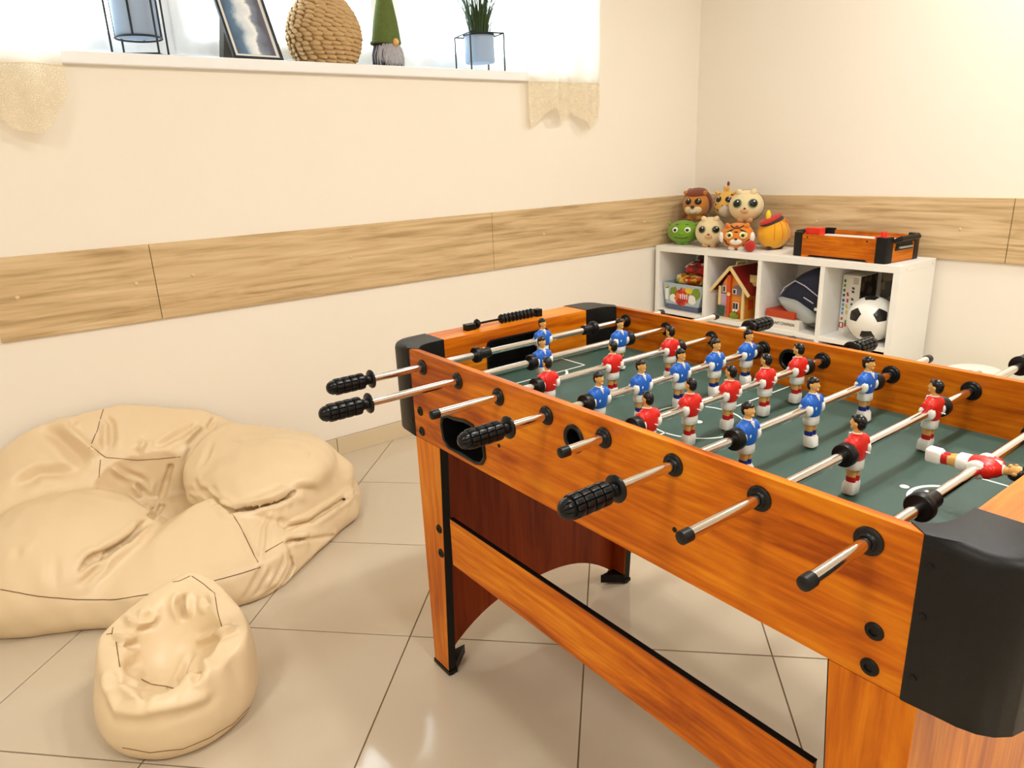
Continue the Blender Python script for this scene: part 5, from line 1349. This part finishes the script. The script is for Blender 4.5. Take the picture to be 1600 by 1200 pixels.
while z < .284:
    r = brad(z) - .003; n_ = max(10, int(2 * PI * r / .036)); dr = (brad(min(z + .01, .28)) - brad(z)) / .01
    for k in range(n_):
        a = 2 * PI * (k + .5 * (row % 2) + q.uniform(-.1, .1)) / n_
        mt = Matrix.Translation((r * math.cos(a), r * math.sin(a), z + q.uniform(-.001, .001))) @ Matrix.Rotation(a + PI / 2, 4, 'Z') @ Matrix.Rotation(.30 if row % 2 else .22, 4, 'Y') @ Matrix.Rotation(-.25, 4, 'Z') @ Matrix.Diagonal((q.uniform(.9, 1.12), 1, q.uniform(.85, 1.15), 1))
        o = bpy.data.objects.new('strand', strand); C.objects.link(o); o.parent = bk; o.matrix_local = mt
    z += .0145; row += 1
# garden gnome
M['knit'] = mat('green_knit', srgb(104, 122, 60), .95, bump=.5, bscale=240, var=.4, vscale=90)
M['furgrey'] = mat('grey_fur', srgb(214, 212, 218), .9, var=.5, vscale=80)
M['furdark'] = mat('dark_cloth', srgb(62, 62, 78), .9, bump=.3, bscale=200, var=.3)
gn = thing('gnome', 'small gnome with a green knitted hat and grey beard on the window sill', 'ornament', (1.482, 2.745, ZSL), math.radians(-78))
MB().lathe([(0, 0), (.050, .0), (.058, .012), (.058, .050), (.048, .085), (.034, .108), (0, .11)], 24).build('body', M['furdark'], gn)
MB().lathe([(.050, .090), (.056, .088), (.057, .096), (.053, .125), (.046, .170), (.036, .220), (.024, .275), (.012, .325), (0, .350)], 28, 0, Matrix.Rotation(.05, 4, 'Y')).build('knitted_hat', M['knit'], gn)
MB().tube([(.0555 * math.cos(2 * PI * k / 28), .0555 * math.sin(2 * PI * k / 28), .092) for k in range(28)], .006, 8, closed=True).build('hat_brim', M['knit'], gn)
MB().ell((.058, 0, .088), (.015, .013, .015), 14, 10).build('nose', M['skin'], gn)
bd = MB()
for k in range(230):
    a = q.gauss(0, .62); z0 = .082 + q.uniform(-.012, .004); r0 = .050
    ln = q.uniform(.05, .082); sp = q.uniform(-.3, .3); pts = []
    for i in range(5):
        u = i / 4; aa = a + sp * u * .5; rr = r0 + .016 * math.sin(u * 2.4) + q.uniform(0, .003)
        pts.append((rr * math.cos(aa), rr * math.sin(aa), max(.002, z0 - ln * u)))
    bd.tube(pts, [.0018, .0020, .0018, .0012, .0005], 4)
tag(bd.build('beard', M['furgrey'], gn), kind='stuff')
for s in (-1, 1): MB().ell((.03, s * .036, .010), (.022, .016, .0105), 12, 8).build('boot', M['black'], gn)

# lace curtains
def lace_mat(name, col, lace, alpha=.85):
    m = bpy.data.materials.new(name); m.use_nodes = True; N, L = nodes(m); N.remove(N['Principled BSDF'])
    d = N.new('ShaderNodeBsdfDiffuse'); d.inputs['Color'].default_value = col
    tl_ = N.new('ShaderNodeBsdfTranslucent'); tl_.inputs['Color'].default_value = col
    a = N.new('ShaderNodeMixShader'); a.inputs[0].default_value = .5; L.new(d.outputs[0], a.inputs[1]); L.new(tl_.outputs[0], a.inputs[2])
    t = N.new('ShaderNodeBsdfTransparent'); b = N.new('ShaderNodeMixShader'); L.new(t.outputs[0], b.inputs[1]); L.new(a.outputs[0], b.inputs[2])
    if lace:
        tc = N.new('ShaderNodeTexCoord'); mp = N.new('ShaderNodeMapping'); mp.inputs['Scale'].default_value = (1, .25, 1); L.new(tc.outputs['Object'], mp.inputs[0])
        v = N.new('ShaderNodeTexVoronoi'); v.inputs['Scale'].default_value = 190; v.feature = 'DISTANCE_TO_EDGE'; L.new(mp.outputs[0], v.inputs['Vector'])
        n = N.new('ShaderNodeTexNoise'); n.inputs['Scale'].default_value = 34; L.new(mp.outputs[0], n.inputs['Vector'])
        w = N.new('ShaderNodeMath'); w.operation = 'MULTIPLY_ADD'; w.inputs[1].default_value = .34; w.inputs[2].default_value = -.08; L.new(n.outputs['Fac'], w.inputs[0])
        g = N.new('ShaderNodeMath'); g.operation = 'LESS_THAN'; L.new(v.outputs['Distance'], g.inputs[0]); L.new(w.outputs[0], g.inputs[1])
        k = N.new('ShaderNodeMapRange'); k.inputs['To Min'].default_value = .70; k.inputs['To Max'].default_value = .97; L.new(g.outputs[0], k.inputs['Value']); L.new(k.outputs[0], b.inputs[0])
    else: b.inputs[0].default_value = alpha
    L.new(b.outputs[0], N['Material Output'].inputs[0]); return m
M['sheer'] = lace_mat('sheer_white_cloth', srgb(252, 248, 238), False, .80)
M['lace'] = lace_mat('cream_lace', srgb(252, 242, 220), True)
def curtain(x0, x1, y, ztop, zlace, hem, folds, lab, seed):
    """hem(u) -> z of the lace's lower edge at u in 0..1"""
    cx_ = (x0 + x1) / 2
    t = thing('curtain', lab, 'curtain', (cx_, y, zlace)); n = 140
    def yo(u, z): return sum(a * math.sin(f_ * u * 2 * PI + ph + (z - zlace) * dr) for a, f_, ph, dr in folds)
    def sheet(zs):
        V = []; F_ = []
        for i in range(n + 1):
            u = i / n
            for z in zs(u): V.append((x0 + (x1 - x0) * u - cx_, yo(u, z), z - zlace))
        m_ = len(V) // (n + 1)
        for i in range(n):
            for j in range(m_ - 1): F_.append((i * m_ + j, (i + 1) * m_ + j, (i + 1) * m_ + j + 1, i * m_ + j + 1))
        return MB().add(V, F_)
    c = sheet(lambda u: [zlace + (ztop - zlace) * k / 10 for k in range(11)]).build('sheer_cloth', M['sheer'], t, sharp=0)
    l = sheet(lambda u: [hem(u) + (zlace + .001 - hem(u)) * k / 8 for k in range(9)]).build('lace_hem', M['lace'], t, sharp=0)
    hm = MB().tube([(x0 + (x1 - x0) * i / n - cx_, yo(i / n, zlace) - .001, 0) for i in range(n + 1)], .0016, 5).build('seam', M['lace'], t)
    return t
def zig(pts):
    def f(u):
        for (a, b), (c, d) in zip(pts, pts[1:]):
            if u <= c: return b + (d - b) * (u - a) / (c - a + 1e-9)
        return pts[-1][1]
    return f
curtain(2.112, 2.555, 2.625, 2.42, 1.484, zig([(0, 1.345), (.03, 1.296), (.29, 1.378), (.36, 1.33), (.45, 1.32), (.55, 1.365), (.80, 1.292), (.90, 1.335), (.94, 1.31), (1, 1.39)]),
        [(.016, 2.2, .4, .3), (.007, 5.1, 1.0, .6)], 'white curtain with a pointed cream lace hem at the right of the window', 3)
curtain(-.16, .336, 2.618, 2.42, 1.478, zig([(0, 1.40), (.2, 1.33), (.45, 1.36), (.60, 1.345), (.68, 1.300), (.82, 1.285), (.86, 1.305), (1, 1.40)]),
        [(.020, 1.7, 2.2, .4), (.008, 4.4, .3, .9)], 'white curtain with a cream lace hem at the left of the window', 5)
MB_ = tag(MB().cyl((-.6, 2.62, 2.425), (2.75, 2.62, 2.425), .010, 14).build('curtain_rod', M['wplastic']), 'white curtain rod above the window', 'curtain rod')

# net curtain close to the panes
def net():
    t = thing('net_curtain', 'thin white net curtain hanging close to the window panes behind the sill things', 'curtain', (1.05, YW + .252, ZSL))
    V = []; F_ = []; n = 160
    for i in range(n + 1):
        x = WX0 + .01 + (WX1 - WX0 - .02) * i / n - 1.05; yy = .010 * math.sin(i * .9) + .004 * math.sin(i * .37 + 1)
        V += [(x, yy, .004), (x, yy, WZ1 - ZSL - .02)]
    for i in range(n): F_.append((2 * i, 2 * i + 2, 2 * i + 3, 2 * i + 1))
    MB().add(V, F_).build('net_cloth', M['net'], t, sharp=0)
    MB().tube([(WX0 + .01 - 1.05, 0, WZ1 - ZSL - .016), (WX1 - .01 - 1.05, 0, WZ1 - ZSL - .016)], .006, 10).build('net_wire', M['wplastic'], t)
M['net'] = lace_mat('white_net', (1, 1, 1, 1), False, .52)
net()
